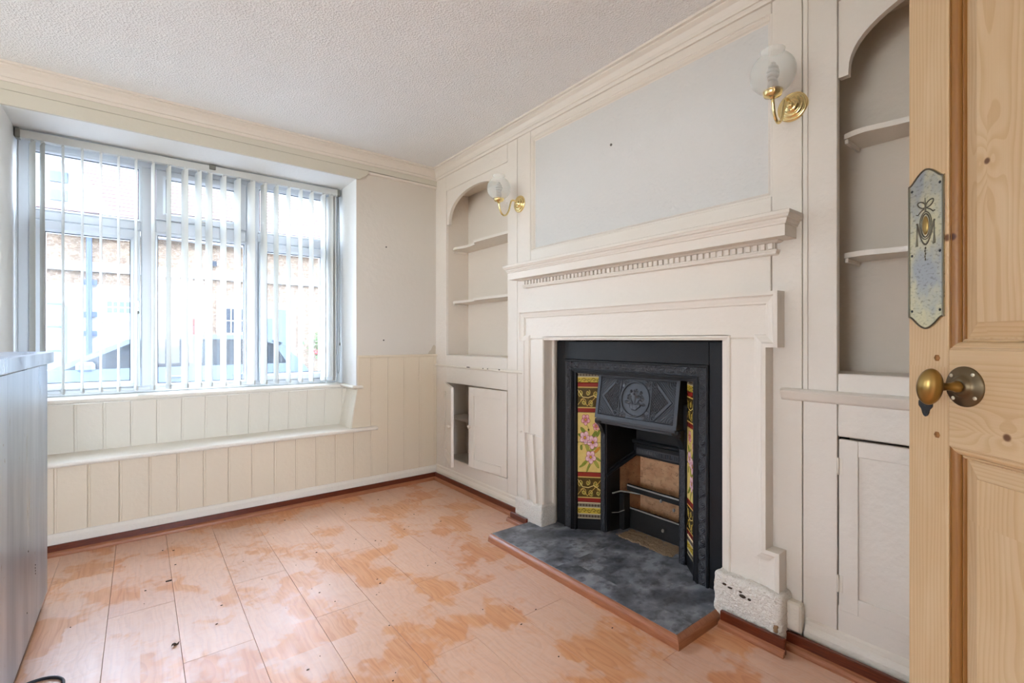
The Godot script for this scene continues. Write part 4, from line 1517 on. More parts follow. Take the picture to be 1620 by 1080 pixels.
	b.lathe([Vector2(0.0100, 0.010), Vector2(0.0100, 0.016), Vector2(0.0075, 0.021), Vector2(0.0062, 0.030), Vector2(0.0070, 0.040), Vector2(0.010, 0.046)], kc, Vector3(0, 0, -1), 24)
	part(d, "knob_neck", b, M.old_brass, true)
	b = MB.new()
	b.xf = Transform3D(Basis(Vector3(0, 0, 1), deg_to_rad(8.0)) * Basis(Vector3(0, 1, 0), deg_to_rad(-12.0)), kc + Vector3(0, 0, -0.060))
	b.ball(Vector3.ZERO, Vector3(0.0172, 0.0315, 0.0180), 36, 22)
	part(d, "knob", b, M.old_brass, true)
	# keyhole plate
	var kp := Vector3(0.726, 0.882, 0)
	var pts := PackedVector2Array()
	for i in 28:
		var a := TAU * i / 28.0
		var rr := 0.0125 + 0.0045 * absf(sin(a)) + 0.0030 * cos(4.0 * a)
		pts.append(Vector2(cos(a) * rr * 0.95, sin(a) * rr * 1.18))
	b = MB.new()
	b.prism(pts, kp, Vector3(1, 0, 0), Vector3(0, 1, 0), Vector3(0, 0, -0.002))
	var kpl := part(d, "keyhole_plate", b, M.black_iron_fitting, true)
	b = MB.new()
	b.lathe([Vector2(0.0030, 0), Vector2(0.0030, 0.0003), Vector2(0, 0.0003)], kp + Vector3(0, -0.002, -0.002), Vector3(0, 0, -1), 12)
	b.lathe([Vector2(0.0026, 0), Vector2(0.0026, 0.0005), Vector2(0, 0.0006)], kp + Vector3(0, -0.0155, -0.002), Vector3(0, 0, -1), 10)
	part(kpl, "keyhole", b, M.dark_plastic, true)
	# finger plate with shaped ends, rope edge and garland relief
	finger_plate(d)


func plate_half(t: float) -> float:
	return t


func finger_plate(d: Node3D) -> void:
	var x0 := 0.687
	var x1 := 0.7625
	var y0 := 1.021
	var y1 := 1.318
	var cx := (x0 + x1) * 0.5
	var hw := (x1 - x0) * 0.5
	var out := PackedVector2Array()
	# ogee ended outline
	var half := []
	for i in 21:
		var t := i / 20.0                         # 0 at the side, 1 at the crown
		var y := 0.022 * 0.22 * pow(t / 0.24, 1.8)
		if t > 0.24:
			y = 0.022 * (0.22 + 0.78 * sin((t - 0.24) / 0.76 * PI * 0.5))
		half.append(Vector2(hw * (1.0 - t), y))
	for i in 21:
		out.append(Vector2(cx + half[i].x, y1 - 0.022 + half[i].y))
	for i in range(19, -1, -1):
		out.append(Vector2(cx - half[i].x, y1 - 0.022 + half[i].y))
	for i in 21:
		out.append(Vector2(cx - half[i].x, y0 + 0.022 - half[i].y))
	for i in range(19, -1, -1):
		out.append(Vector2(cx + half[i].x, y0 + 0.022 - half[i].y))
	var b := MB.new()
	b.prism(out, Vector3(0, 0, 0), Vector3(1, 0, 0), Vector3(0, 1, 0), Vector3(0, 0, -0.0022))
	var p := part(d, "finger_plate", b, M.plate_metal, true)
	b = MB.new()
	var ring := []
	for q in out:
		var c := Vector2(cx, (y0 + y1) * 0.5)
		ring.append(Vector3(q.x + signf(c.x - q.x) * 0.0016, q.y + signf(c.y - q.y) * 0.0012, -0.0024))
	ring.append(ring[0])
	b.tube(ring, 0.0017, 6)
	part(p, "rope_border", b, M.plate_dark, true)
	for q in [[x0 + 0.008, y1 - 0.034], [x1 - 0.008, y1 - 0.034], [x0 + 0.008, y0 + 0.118 + 0.022], [x1 - 0.008, y0 + 0.118 + 0.022], [x0 + 0.008, y0 + 0.034], [x1 - 0.008, y0 + 0.034]]:
		b = MB.new()
		b.ball(Vector3(q[0], q[1], -0.0022), Vector3(0.0026, 0.0026, 0.0012), 10, 6)
		part(p, "screw", b, M.black_iron_fitting, true)
	# relief: oval cameo in a beaded frame, bow above, swags and tassels
	var top := y1 - 0.105
	b = MB.new()
	var o := Vector3(cx, top, -0.0022)
	b.ball(o, Vector3(0.0065, 0.0175, 0.0030), 20, 12)
	part(p, "cameo", b, M.old_brass, true)
	b = MB.new()
	for k in 2:
		var el := []
		for i in 33:
			var a := TAU * i / 32.0
			el.append(o + Vector3(cos(a) * (0.0095 + 0.0034 * k), sin(a) * (0.0215 + 0.004 * k), 0.0))
		b.tube(el, 0.0013 - 0.0003 * k, 6)
	for s in [-1.0, 1.0]:
		var bow := []
		for i in 17:
			var t := i / 16.0
			var a := t * TAU
			bow.append(o + Vector3(s * (0.0085 - 0.0085 * cos(a)) , 0.036 + 0.0055 * sin(a) + 0.007 * (1.0 - cos(a)) * 0.5, 0))
		b.tube(bow, 0.0012, 6)
		b.tube([o + Vector3(0, 0.033, 0), o + Vector3(s * 0.010, 0.028, 0), o + Vector3(s * 0.016, 0.0225, 0), o + Vector3(s * 0.020, 0.024, 0)], 0.0011, 6)
		b.tube([o + Vector3(s * 0.0185, 0.004, 0), o + Vector3(s * 0.0185, -0.020, 0), o + Vector3(s * 0.0185, -0.036, 0)], 0.0015, 6, [0.0009, 0.0014, 0.0024])
		b.ball(o + Vector3(s * 0.0185, 0.006, 0), Vector3(0.002, 0.002, 0.0015), 8, 6)
	for k in 2:
		var sw := []
		for i in 17:
			var t := i / 16.0 * 2.0 - 1.0
			sw.append(o + Vector3(0.0175 * t, 0.002 - (0.036 + 0.006 * k) * (1.0 - t * t) + 0.004 * k, 0))
		b.tube(sw, 0.0011, 6)
	b.tube([o + Vector3(0, 0.0245, 0), o + Vector3(0, 0.036, 0), o + Vector3(0.001, 0.052, 0)], 0.0012, 6, [0.0016, 0.0016, 0.0006])
	for i in 5:
		b.ball(o + Vector3(0.001 * (i % 2), -0.042 - 0.0052 * i, 0), Vector3(0.0018 - 0.0002 * i, 0.0026, 0.0012), 8, 6)
	part(p, "garland_relief", b, M.plate_dark, true)


# ------------------------------------------------------------------ mantelpiece
func lump(b: MB, lo: Vector3, hi: Vector3, cell: float, amp: float, rad: float, sd: int, rag := 0.0) -> void:
	var nz := fn(sd, 1.0, 3)
	var m := (lo + hi) * 0.5
	var h := (hi - lo) * 0.5
	for ax in 3:
		for s in [-1.0, 1.0]:
			var a1 := (ax + 1) % 3
			var a2 := (ax + 2) % 3
			var n1 := maxi(2, int(h[a1] * 2.0 / cell))
			var n2 := maxi(2, int(h[a2] * 2.0 / cell))
			var P := []
			for i in n1 + 1:
				var row := []
				for j in n2 + 1:
					var q := Vector3.ZERO
					q[ax] = s * h[ax]
					q[a1] = lerpf(-h[a1], h[a1], float(i) / n1)
					q[a2] = lerpf(-h[a2], h[a2], float(j) / n2)
					var inner := Vector3(clampf(q.x, -h.x + rad, h.x - rad), clampf(q.y, -h.y + rad, h.y - rad), clampf(q.z, -h.z + rad, h.z - rad))
					var dir := (q - inner).normalized()
					var w := inner + dir * rad
					var e := nz.get_noise_3dv((m + w) * 34.0) * amp + nz.get_noise_3dv((m + w) * 90.0) * amp * 0.45
					row.append(m + w + dir * e)
				P.append(row)
			for i in n1:
				for j in n2:
					var N := []
					for c in [[i, j], [i + 1, j], [i + 1, j + 1], [i, j + 1]]:
						var u: Vector3 = P[mini(c[0] + 1, n1)][c[1]] - P[maxi(c[0] - 1, 0)][c[1]]
						var v: Vector3 = P[c[0]][mini(c[1] + 1, n2)] - P[c[0]][maxi(c[1] - 1, 0)]
						N.append(u.cross(v).normalized() * s)
					b.tri(P[i][j], P[i + 1][j], P[i + 1][j + 1], N[0], N[1], N[2], Vector2.ZERO, Vector2.ZERO, Vector2.ZERO)
					b.tri(P[i][j], P[i + 1][j + 1], P[i][j + 1], N[0], N[2], N[3], Vector2.ZERO, Vector2.ZERO, Vector2.ZERO)


func build_mantelpiece() -> void:
	var o := thing("mantelpiece", Vector3(XW, 0, -1.37), "cream painted mantelpiece with dentil course, eared architrave and worn plinths", "mantelpiece")
	var P: StandardMaterial3D = M.cream_paint
	var XF := 1.665
	bx(o, "jamb_board", Vector3(XF, 0.11, -1.990), Vector3(XW, 1.006, -1.862), P, 0.004)
	bx(o, "jamb_board", Vector3(XF, 0.11, -0.872), Vector3(XW, 1.006, -0.752), P, 0.004)
	bx(o, "header_board", Vector3(XF, 1.006, -2.030), Vector3(XW, 1.150, -0.712), P, 0.004)
	var b := MB.new()
	var prof := [Vector2(0, -0.036), Vector2(0, 0.020), Vector2(-0.013, 0.020), Vector2(-0.015, 0.016), Vector2(-0.019, 0.0135), Vector2(-0.027, 0.0115), Vector2(-0.035, 0.0085), Vector2(-0.041, 0.0075), Vector2(-0.043, 0.003), Vector2(-0.046, 0.0025), Vector2(-0.046, -0.03)]
	b.sweep([Vector3(XF, 0.498, -2.016), Vector3(XF, 0.982, -2.016), Vector3(XF, 0.982, -2.055), Vector3(XF, 1.164, -2.055), Vector3(XF, 1.164, -0.694), Vector3(XF, 0.976, -0.694), Vector3(XF, 0.976, -0.731), Vector3(XF, 0.300, -0.731), Vector3(XF, 0.300, -0.688), Vector3(XF, 0.110, -0.688)], prof, Vector3(-1, 0, 0))
	part(o, "architrave_moulding", b, P)
	bx(o, "foot_board", Vector3(XF - 0.004, 0.11, -0.760), Vector3(XW, 0.296, -0.700), P, 0.003)
	bx(o, "foot_board", Vector3(XF - 0.006, 0.11, -2.062), Vector3(XW, 0.495, -1.8625), P, 0.005)
	for q in [[-2.018, -1.994, -1.990, -1.972], [-1.958, -1.926, -1.922, -1.896]]:
		b = MB.new()
		b.prism(PackedVector2Array([Vector2(q[0], 0.497), Vector2(q[1], 0.497), Vector2(q[3], 0.135), Vector2(q[2] - 0.004, 0.135)]), Vector3(XF - 0.022, 0, 0), Vector3(0, 0, 1), Vector3(0, 1, 0), Vector3(0.02, 0, 0))
		part(o, "foot_rib", b, P)
	# bead round the fire opening and its linings
	b = MB.new()
	b.sweep([Vector3(XF, 0.035, -1.862), Vector3(XF, 1.006, -1.862), Vector3(XF, 1.006, -0.872), Vector3(XF, 0.035, -0.872)], [Vector2(0, -0.01), Vector2(0, 0.002), Vector2(0.003, 0.005), Vector2(0.008, 0.005), Vector2(0.011, 0.002), Vector2(0.011, -0.01)], Vector3(-1, 0, 0))
	part(o, "opening_bead", b, P)
	bx(o, "lining", Vector3(XF + 0.001, 0.035, -1.872), Vector3(1.770, 1.0045, -1.8605), P, 0.001)
	bx(o, "lining", Vector3(XF + 0.006, 0.035, -0.896), Vector3(1.770, 1.006, -0.871), P, 0.003)
	bx(o, "lining", Vector3(XF, 1.000, -1.866), Vector3(1.770, 1.020, -0.870), P, 0.001)
	bx(o, "lining_fillet", Vector3(1.722, 0.035, -1.8615), Vector3(1.744, 1.000, -1.846), P, 0.003)
	# shelf: fascia and crown, returned at both ends
	b = MB.new()
	b.sweep([Vector3(XW, 0, -0.657), Vector3(1.612, 0, -0.657), Vector3(1.612, 0, -2.100), Vector3(XW, 0, -2.100)], [Vector2(-0.082, 1.334), Vector2(0, 1.334), Vector2(0, 1.370), Vector2(0.004, 1.372), Vector2(0.005, 1.377), Vector2(0.009, 1.382), Vector2(0.010, 1.388), Vector2(0.016, 1.391), Vector2(0.019, 1.397), Vector2(0.022, 1.400), Vector2(0.022, 1.410), Vector2(0.019, 1.413), Vector2(-0.082, 1.414)], Vector3(0, 1, 0), false, false)
	b.box(Vector3(1.66, 1.336, -2.06), Vector3(XW, 1.413, -0.70))
	part(o, "shelf", b, P)
	b = MB.new()
	b.sweep([Vector3(XW, 0, -0.716), Vector3(1.680, 0, -0.716), Vector3(1.680, 0, -2.040), Vector3(XW, 0, -2.040)], [Vector2(-0.018, 1.288), Vector2(0, 1.288), Vector2(0.005, 1.291), Vector2(0.006, 1.297), Vector2(0.009, 1.300), Vector2(0.009, 1.305), Vector2(-0.001, 1.306), Vector2(-0.001, 1.327), Vector2(0.010, 1.328), Vector2(0.018, 1.332), Vector2(0.020, 1.336), Vector2(-0.018, 1.336)], Vector3(0, 1, 0), false, false)
	part(o, "bed_moulding", b, P)
	var dm: ArrayMesh
	for i in 53:
		var z := -2.036 + i * 0.02515
		if dm == null:
			b = MB.new()
			b.box(Vector3(-0.005, -0.0105, -0.0083), Vector3(0.006, 0.0105, 0.0083), 0.0015)
			dm = b.mesh()
			dm.surface_set_material(0, P)
		var dn := MeshInstance3D.new()
		dn.name = "dentil" if i == 0 else "dentil_%03d" % i
		dn.mesh = dm
		dn.position = Vector3(1.676, 1.3165, z) - o.position
		o.add_child(dn)
	# plinth blocks, thick with old flaking paint
	b = MB.new()
	lump(b, Vector3(1.632, 0.0, -2.066), Vector3(1.74, 0.140, -1.842), 0.006, 0.0035, 0.012, 5)
	part(o, "plinth", b, M.plinth_white, false, "", "rough white left plinth")
	b = MB.new()
	lump(b, Vector3(1.626, 0.0, -0.905), Vector3(1.76, 0.172, -0.672), 0.005, 0.0045, 0.014, 9)
	part(o, "plinth", b, M.plinth_white, false, "", "flaking white right plinth")
	# chips through to the wood
	for q in [[-0.862, 0.140, 0.008, 0.004], [-0.842, 0.135, 0.009, 0.0035], [-0.805, 0.136, 0.006, 0.003], [-0.798, 0.124, 0.012, 0.006], [-0.775, 0.122, 0.006, 0.004]]:
		b = MB.new()
		b.ball(Vector3(1.6245, q[1], q[0]), Vector3(0.0035, q[3], q[2]), 10, 6)
		part(o, "paint_chip", b, M.chip_dark)
	b = MB.new()
	lump(b, Vector3(1.6225, 0.050, -0.700), Vector3(1.632, 0.076, -0.683), 0.003, 0.004, 0.004, 3)
	part(o, "paint_chip", b, M.chip_brown)
	for q in [[-0.742, 0.296, 0.010]]:
		b = MB.new()
		b.ball(Vector3(1.655, q[1] - 0.002, q[0]), Vector3(0.010, 0.004, q[2] * 0.6), 10, 6)
		part(o, "paint_chip", b, M.chip_brown if q[0] < -0.73 else M.chip_dark)


# ------------------------------------------------------------------ cast iron insert
func orn(s: float, t: float, wdt: float) -> float:
	# running ornament: ring with a flower, then a lattice cross, in a band wdt wide
	var p := wdt * 1.24
	var u := fposmod(s, p) - p * 0.5
	var w := t - wdt * 0.5
	var d := sqrt(u * u + w * w) / wdt
	var h := 0.0
	h = maxf(h, 1.0 - absf(d - 0.36) / 0.055)
	h = maxf(h, 1.0 - absf(d - 0.20) / 0.05 if absf(sin(atan2(w, u) * 2.0)) > 0.35 else 0.0)
	h = maxf(h, 1.0 - d / 0.09)
	var u2 := (fposmod(s + p * 0.5, p) - p * 0.5) / wdt
	var w2 := w / wdt
	for k in 2:
		var dd := absf(u2 - w2) if k == 0 else absf(u2 + w2)
		if absf(u2) < 0.30:
			h = maxf(h, 1.0 - absf(dd - 0.09) / 0.05)
	var edge := minf(t, wdt - t) / wdt
	if edge < 0.07:
		h = 0.9
	return 0.0060 * clampf(h, 0.0, 1.0)


func hood_relief(s: float, t: float) -> float:
	# s across 0..0.456, t up 0..0.215
	var W := 0.456
	var H := 0.215
	var x := s - W * 0.5
	var y := t - H * 0.5 - 0.003
	var h := 0.0
	var ex := minf(s, W - s)
	var ey := minf(t - 0.005, H - t)
	if ex < 0.018 or ey < 0.014:
		return 0.0038
	if ex < 0.021 or ey < 0.017:
		return 0.0
	var r := sqrt(x * x + y * y)
	var R := 0.082
	if r < R:
		if r > R - 0.008:
			return 0.0042
		# vase with three flowers in the roundel
		for q in [[0.0, 0.030, 0.017], [-0.034, 0.008, 0.015], [0.036, 0.004, 0.015], [0.030, 0.030, 0.009], [-0.026, 0.034, 0.008]]:
			var dx: float = x - q[0]
			var dy: float = y - q[1]
			var d := sqrt(dx * dx + dy * dy) / float(q[2])
			if d < 1.0:
				h = maxf(h, (1.0 - d * d) * (0.65 + 0.35 * cos(atan2(dy, dx) * 5.0)))
				h = maxf(h, 1.0 - d * 3.0)
		for q in [[0.0, 0.0], [-0.034, 0.3], [0.036, -0.3]]:
			var tt := clampf((y + 0.036) / 0.05, 0.0, 1.0)
			if y > -0.036 and y < 0.02:
				h = maxf(h, 0.7 - absf(x - float(q[0]) * tt) / 0.004)
		var vy := y + 0.050
		if vy > 0.0 and vy < 0.026:
			var vw := 0.012 + 0.022 * smoothstep(0.0, 0.022, vy)
			if absf(x) < vw:
				h = maxf(h, 0.85 + 0.15 * cos(x * 700.0))
		for q in [[0.018, -0.020], [-0.018, -0.022], [0.046, -0.022], [-0.046, -0.016], [0.016, 0.012]]:
			var dx: float = (x - q[0]) / 0.013
			var dy: float = (y - q[1]) / 0.006
			h = maxf(h, 0.7 * (1.0 - dx * dx - dy * dy))
		return 0.0046 * clampf(h, 0.0, 1.0)
	# upright bars either side of the roundel
	var ax := absf(x)
	if ax > 0.084 and ax < 0.091:
		return 0.0034
	if ax <= 0.084:
		# leaf spandrels
		var q := Vector2(ax - 0.070, absf(y) - 0.074)
		return 0.003 * clampf(0.5 + 0.5 * sin(q.angle() * 8.0) * clampf(1.0 - q.length() / 0.03, 0, 1), 0, 1) if q.length() < 0.026 else 0.0
	var side := (ax - 0.091) / 0.113         # 0 at the bar, 1 at the frame
	var v := y / 0.088
	# small roundels near the bar, above and below
	for sg in [-1.0, 1.0]:
		var d := sqrt(pow(ax - 0.106, 2.0) + pow(y - sg * 0.074, 2.0))
		if d < 0.014:
			return 0.0036 if absf(d - 0.010) < 0.003 or d < 0.003 else 0.0005
		# quarter fans in the outer corners
		var dc := sqrt(pow(ax - 0.205, 2.0) + pow(y - sg * 0.086, 2.0))
		if dc < 0.040:
			return 0.003 if fposmod(dc, 0.011) < 0.0055 else 0.0004
	# chevron band
	var edge := side + absf(v) * 0.78
	if edge > 0.80 and edge < 0.95:
		return 0.0038
	if edge >= 0.95:
		return 0.0022 if fposmod((ax + absf(y)) * 1.0, 0.012) < 0.006 else 0.0006
	# quilted diamonds inside
	var a := fposmod(ax + y, 0.0135) / 0.0135 - 0.5
	var c := fposmod(ax - y, 0.0135) / 0.0135 - 0.5
	return 0.0034 * clampf(1.25 - 2.4 * maxf(absf(a), absf(c)), 0.0, 1.0)


func build_insert() -> void:
	var o := thing("fireplace_insert", Vector3(1.79, 0.035, -1.3825), "black cast iron fireplace with canopy hood and flowered tile panels", "fireplace")
	var I: StandardMaterial3D = M.cast_iron
	var X := 1.745
	var zl := -1.846
	var zr := -0.893
	var zc := -1.3855
	var y0 := 0.035
	# flat outer margins
	bx(o, "frame_margin", Vector3(X, y0, zl), Vector3(X + 0.02, 0.995, zc - 0.402), I, 0.003)
	bx(o, "frame_margin", Vector3(X, y0, zc + 0.398), Vector3(X + 0.02, 0.995, zr), I, 0.003)
	bx(o, "frame_margin", Vector3(X, 0.902, zc - 0.402), Vector3(X + 0.02, 0.995, zc + 0.398), I, 0.003)
	# raised bead outside the ornament, stepped moulding inside
	var b := MB.new()
	var path := [Vector3(X, y0, zc - 0.396), Vector3(X, 0.898, zc - 0.396), Vector3(X, 0.898, zc + 0.392), Vector3(X, y0, zc + 0.392)]
	b.sweep(path, [Vector2(-0.006, -0.01), Vector2(-0.006, 0.004), Vector2(-0.003, 0.007), Vector2(0.002, 0.007), Vector2(0.005, 0.004), Vector2(0.006, -0.01)], Vector3(-1, 0, 0))
	part(o, "frame_bead", b, I)
	b = MB.new()
	path = [Vector3(X, y0, zc - 0.352), Vector3(X, 0.852, zc - 0.352), Vector3(X, 0.852, zc + 0.350), Vector3(X, y0, zc + 0.350)]
	b.sweep(path, [Vector2(0.004, -0.012), Vector2(0.004, 0.004), Vector2(0.001, 0.006), Vector2(-0.004, 0.006), Vector2(-0.007, 0.001), Vector2(-0.011, 0.001), Vector2(-0.012, -0.005), Vector2(-0.018, -0.006), Vector2(-0.020, -0.016), Vector2(-0.020, -0.03), Vector2(0.004, -0.03)], Vector3(-1, 0, 0))
	part(o, "frame_moulding", b, I)
	# ornament bands
	b = MB.new()
	b.relief(Vector3(X + 0.002, y0, zc - 0.391), Vector3(0, 1, 0), Vector3(0, 0, 1), 0.862, 0.040, 430, 20, func(s, t): return orn(s, t, 0.040))
	fix_out(b, Vector3(-1, 0, 0))
	part(o, "ornament_band", b, M.black_lead)
	b = MB.new()
	b.relief(Vector3(X + 0.002, y0, zc + 0.347), Vector3(0, 1, 0), Vector3(0, 0, 1), 0.862, 0.040, 430, 20, func(s, t): return orn(s, t, 0.040))
	fix_out(b, Vector3(-1, 0, 0))
	part(o, "ornament_band", b, M.black_lead)
	b = MB.new()
	b.relief(Vector3(X + 0.002, 0.855, zc - 0.351), Vector3(0, 0, 1), Vector3(0, 1, 0), 0.700, 0.040, 350, 20, func(s, t): return orn(s, t, 0.040))
	fix_out(b, Vector3(-1, 0, 0))
	part(o, "ornament_band", b, M.black_lead)
	bx(o, "frame_backing", Vector3(X + 0.004, y0, zc - 0.395), Vector3(X + 0.02, 0.90, zc - 0.345), I)
	bx(o, "frame_backing", Vector3(X + 0.004, y0, zc + 0.343), Vector3(X + 0.02, 0.90, zc + 0.393), I)
	bx(o, "frame_backing", Vector3(X + 0.004, 0.84, zc - 0.395), Vector3(X + 0.02, 0.90, zc + 0.393), I)
	# splayed tile panels
	for sd in [-1.0, 1.0]:
		var A := Vector3(1.760, 0, zc + sd * 0.330)      # at the frame
		var B := Vector3(1.846, 0, zc + sd * 0.240)      # at the inner post
		var along := (B - A).normalized()
		var nrm := along.cross(Vector3.UP) * (-1.0 if sd < 0 else 1.0)
		if nrm.x > 0:
			nrm = -nrm
		var L := A.distance_to(B)
		b = MB.new()
		b.quad(A + Vector3(0, y0, 0), B + Vector3(0, y0, 0), B + Vector3(0, 0.84, 0), A + Vector3(0, 0.84, 0), nrm)
		b.v = shift(b.v, -nrm * 0.007)
		b.quad(A + Vector3(0, y0, 0), B + Vector3(0, y0, 0), B + Vector3(0, 0.088, 0), A + Vector3(0, 0.088, 0), nrm)
		b.quad(A + Vector3(0, 0.088, 0), B + Vector3(0, 0.088, 0), B + Vector3(0, 0.088, 0) - nrm * 0.007, A + Vector3(0, 0.088, 0) - nrm * 0.007, Vector3.UP)
		part(o, "tile_backing", b, I)
		var ys := [[0.090, 0.1735, "tile_border", 0.0, 1.0], [0.175, 0.3255, "tile_scroll", 0.0, 1.0], [0.327, 0.4785, "tile_flower", 0.5, 1.0], [0.480, 0.6315, "tile_flower", 0.0, 0.5], [0.633, 0.7835, "tile_scroll", 0.0, 1.0], [0.785, 0.838, "tile_border", 0.0, 0.64]]
		for q in ys:
			b = MB.new()
			# picture's left is the side nearer the window wall
			var Lp := A if sd < 0 else B
			var Rp := B if sd < 0 else A
			var g := along * 0.0012 * (1.0 if sd < 0 else -1.0)
			var c := 0.0022
			var ya: float = q[0]
			var yb: float = q[1]
			var d := -nrm * 0.0025
			var i0 := along * c * (1.0 if sd < 0 else -1.0)
			var f0 := Lp + g + i0 + Vector3(0, ya + c, 0)
			var f1 := Rp - g - i0 + Vector3(0, ya + c, 0)
			var f2 := Rp - g - i0 + Vector3(0, yb - c, 0)
			var f3 := Lp + g + i0 + Vector3(0, yb - c, 0)
			var e0 := Lp + g + Vector3(0, ya, 0) + d
			var e1 := Rp - g + Vector3(0, ya, 0) + d
			var e2 := Rp - g + Vector3(0, yb, 0) + d
			var e3 := Lp + g + Vector3(0, yb, 0) + d
			var v0: float = q[3]
			var v1: float = q[4]
			b.quad_uv(f0, f1, f2, f3, nrm, Vector2(0.015, lerpf(v0, v1, 0.02)), Vector2(0.985, lerpf(v0, v1, 0.98)))
			var side := along * (1.0 if sd < 0 else -1.0)
			b.quad_uv(e0, e1, f1, f0, (nrm - Vector3.UP).normalized(), Vector2(0, lerpf(v0, v1, 0.98)), Vector2(1, v1))
			b.quad_uv(f3, f2, e2, e3, (nrm + Vector3.UP).normalized(), Vector2(0, v0), Vector2(1, lerpf(v0, v1, 0.02)))
			b.quad_uv(e0, f0, f3, e3, (nrm - side).normalized(), Vector2(0, v0), Vector2(0.015, v1))
			b.quad_uv(f1, e1, e2, f2, (nrm + side).normalized(), Vector2(0.985, v0), Vector2(1, v1))
			part(o, "tile", b, M[q[2]])
		# side walls of the tile recess at the frame
		bx(o, "tile_frame_return", Vector3(X + 0.004, y0, zc + sd * 0.330 - 0.004), Vector3(1.775, 0.845, zc + sd * 0.330 + 0.004), I, 0.001)
		# inner post with ornament
		var pz: float = zc + sd * 0.222
		bx(o, "inner_post", Vector3(1.843, y0, pz - 0.0175), Vector3(1.875, 0.72, pz + 0.0175), I, 0.003)
		b = MB.new()
		b.relief(Vector3(1.842, y0, pz - 0.014), Vector3(0, 1, 0), Vector3(0, 0, 1), 0.57, 0.028, 300, 14, func(s, t): return orn(s, t, 0.028))
		fix_out(b, Vector3(-1, 0, 0))
		part(o, "ornament_band", b, M.black_lead)
		# scroll bracket under the hood
		b = MB.new()
		var pts := PackedVector2Array([Vector2(1.845, 0.615), Vector2(1.792, 0.612), Vector2(1.790, 0.600), Vector2(1.797, 0.586), Vector2(1.812, 0.574), Vector2(1.824, 0.556), Vector2(1.834, 0.534), Vector2(1.845, 0.522)])
		b.prism(pts, Vector3(0, 0, pz - 0.011), Vector3(1, 0, 0), Vector3(0, 1, 0), Vector3(0, 0, 0.022))
		b.lathe([Vector2(0.011, -0.003), Vector2(0.011, 0.025), Vector2(0.006, 0.026), Vector2(0.005, 0.028), Vector2(0, 0.028)], Vector3(1.803, 0.597, pz - 0.011), Vector3(0, 0, 1), 16)
		part(o, "hood_bracket", b, I)
	# soffit over tiles and hood
	bx(o, "soffit_plate", Vector3(X + 0.006, 0.836, zc - 0.335), Vector3(2.10, 0.850, zc + 0.333), I)
	# hood
	var hz := zc - 0.228
	var up := Vector3(0.034, 0.215, 0).normalized()
	b = MB.new()
	b.relief(Vector3(1.788, 0.617, hz), Vector3(0, 0, 1), up, 0.456, 0.2177, 380, 182, func(s, t): return 1.5 * hood_relief(s, t * 0.9876))
	fix_out(b, Vector3(-1, 0.16, 0))
	part(o, "hood_face", b, M.black_lead)
	b = MB.new()
	b.prism(PackedVector2Array([Vector2(1.789, 0.617), Vector2(1.8235, 0.834), Vector2(1.905, 0.834), Vector2(1.866, 0.617)]), Vector3(0, 0, hz + 0.002), Vector3(1, 0, 0), Vector3(0, 1, 0), Vector3(0, 0, 0.452))
	part(o, "hood_body", b, M.soot_iron)
	b = MB.new()
	b.box(Vector3(1.784, 0.603, hz + 0.006), Vector3(1.800, 0.622, hz + 0.450), 0.003)
	b.box(Vector3(1.796, 0.590, hz + 0.030), Vector3(1.806, 0.604, hz + 0.426), 0.002)
	part(o, "hood_lip", b, M.black_lead)
	# fire chamber
	var S: StandardMaterial3D = M.soot_iron
	for sd in [-1.0, 1.0]:
		var zf: float = zc + sd * 0.212
		var zb: float = zc + sd * 0.170
		var k := Vector3(0.19, 0, -sd).normalized()
		b = MB.new()
		var F := func(x: float, y: float) -> Vector3: return Vector3(x, y, lerpf(zf, zb, (x - 1.85) / 0.20))
		b.quad(F.call(1.85, 0.318), F.call(2.06, 0.418), F.call(2.06, 0.84), F.call(1.85, 0.84), k)
		b.quad(F.call(1.85, y0), F.call(1.935, y0), F.call(1.935, 0.36), F.call(1.85, 0.318), k)
		part(o, "cheek_plate", b, S)
		b = MB.new()
		b.quad(F.call(1.935, y0) - k * 0.004, F.call(2.075, y0) - k * 0.004, F.call(2.075, 0.43) - k * 0.004, F.call(1.935, 0.37) - k * 0.004, k)
		part(o, "side_brick", b, M.fire_brick)
		b = MB.new()
		b.tube([F.call(1.846, 0.322) + k * 0.004, F.call(2.045, 0.416) + k * 0.004], 0.009, 8)
		b.tube([F.call(1.846, 0.340) + k * 0.002, F.call(2.045, 0.434) + k * 0.002], 0.005, 8)
		part(o, "cheek_moulding", b, I)
	bx(o, "back_plate", Vector3(2.040, 0.470, zc - 0.20), Vector3(2.055, 0.84, zc + 0.20), S)
	bx(o, "back_moulding", Vector3(2.026, 0.402, zc - 0.185), Vector3(2.060, 0.470, zc + 0.185), I, 0.006)
	b = MB.new()
	b.relief(Vector3(2.0255, 0.413, zc - 0.16), Vector3(0, 0, 1), Vector3(0, 1, 0), 0.32, 0.034, 160, 16, func(s, t): return 0.004 * clampf(sin(s * 520.0) * 2.0, 0, 1) * (1.0 if t > 0.008 and t < 0.026 else 0.0))
	fix_out(b, Vector3(-1, 0, 0))
	part(o, "reeded_band", b, M.black_lead)
	bx(o, "back_ledge", Vector3(2.012, 0.470, zc - 0.185), Vector3(2.055, 0.487, zc + 0.185), I, 0.005)
	bx(o, "fire_brick", Vector3(2.070, 0.02, zc - 0.20), Vector3(2.10, 0.43, zc + 0.20), M.fire_brick, 0.0)
	# fret bars and ash front
	b = MB.new()
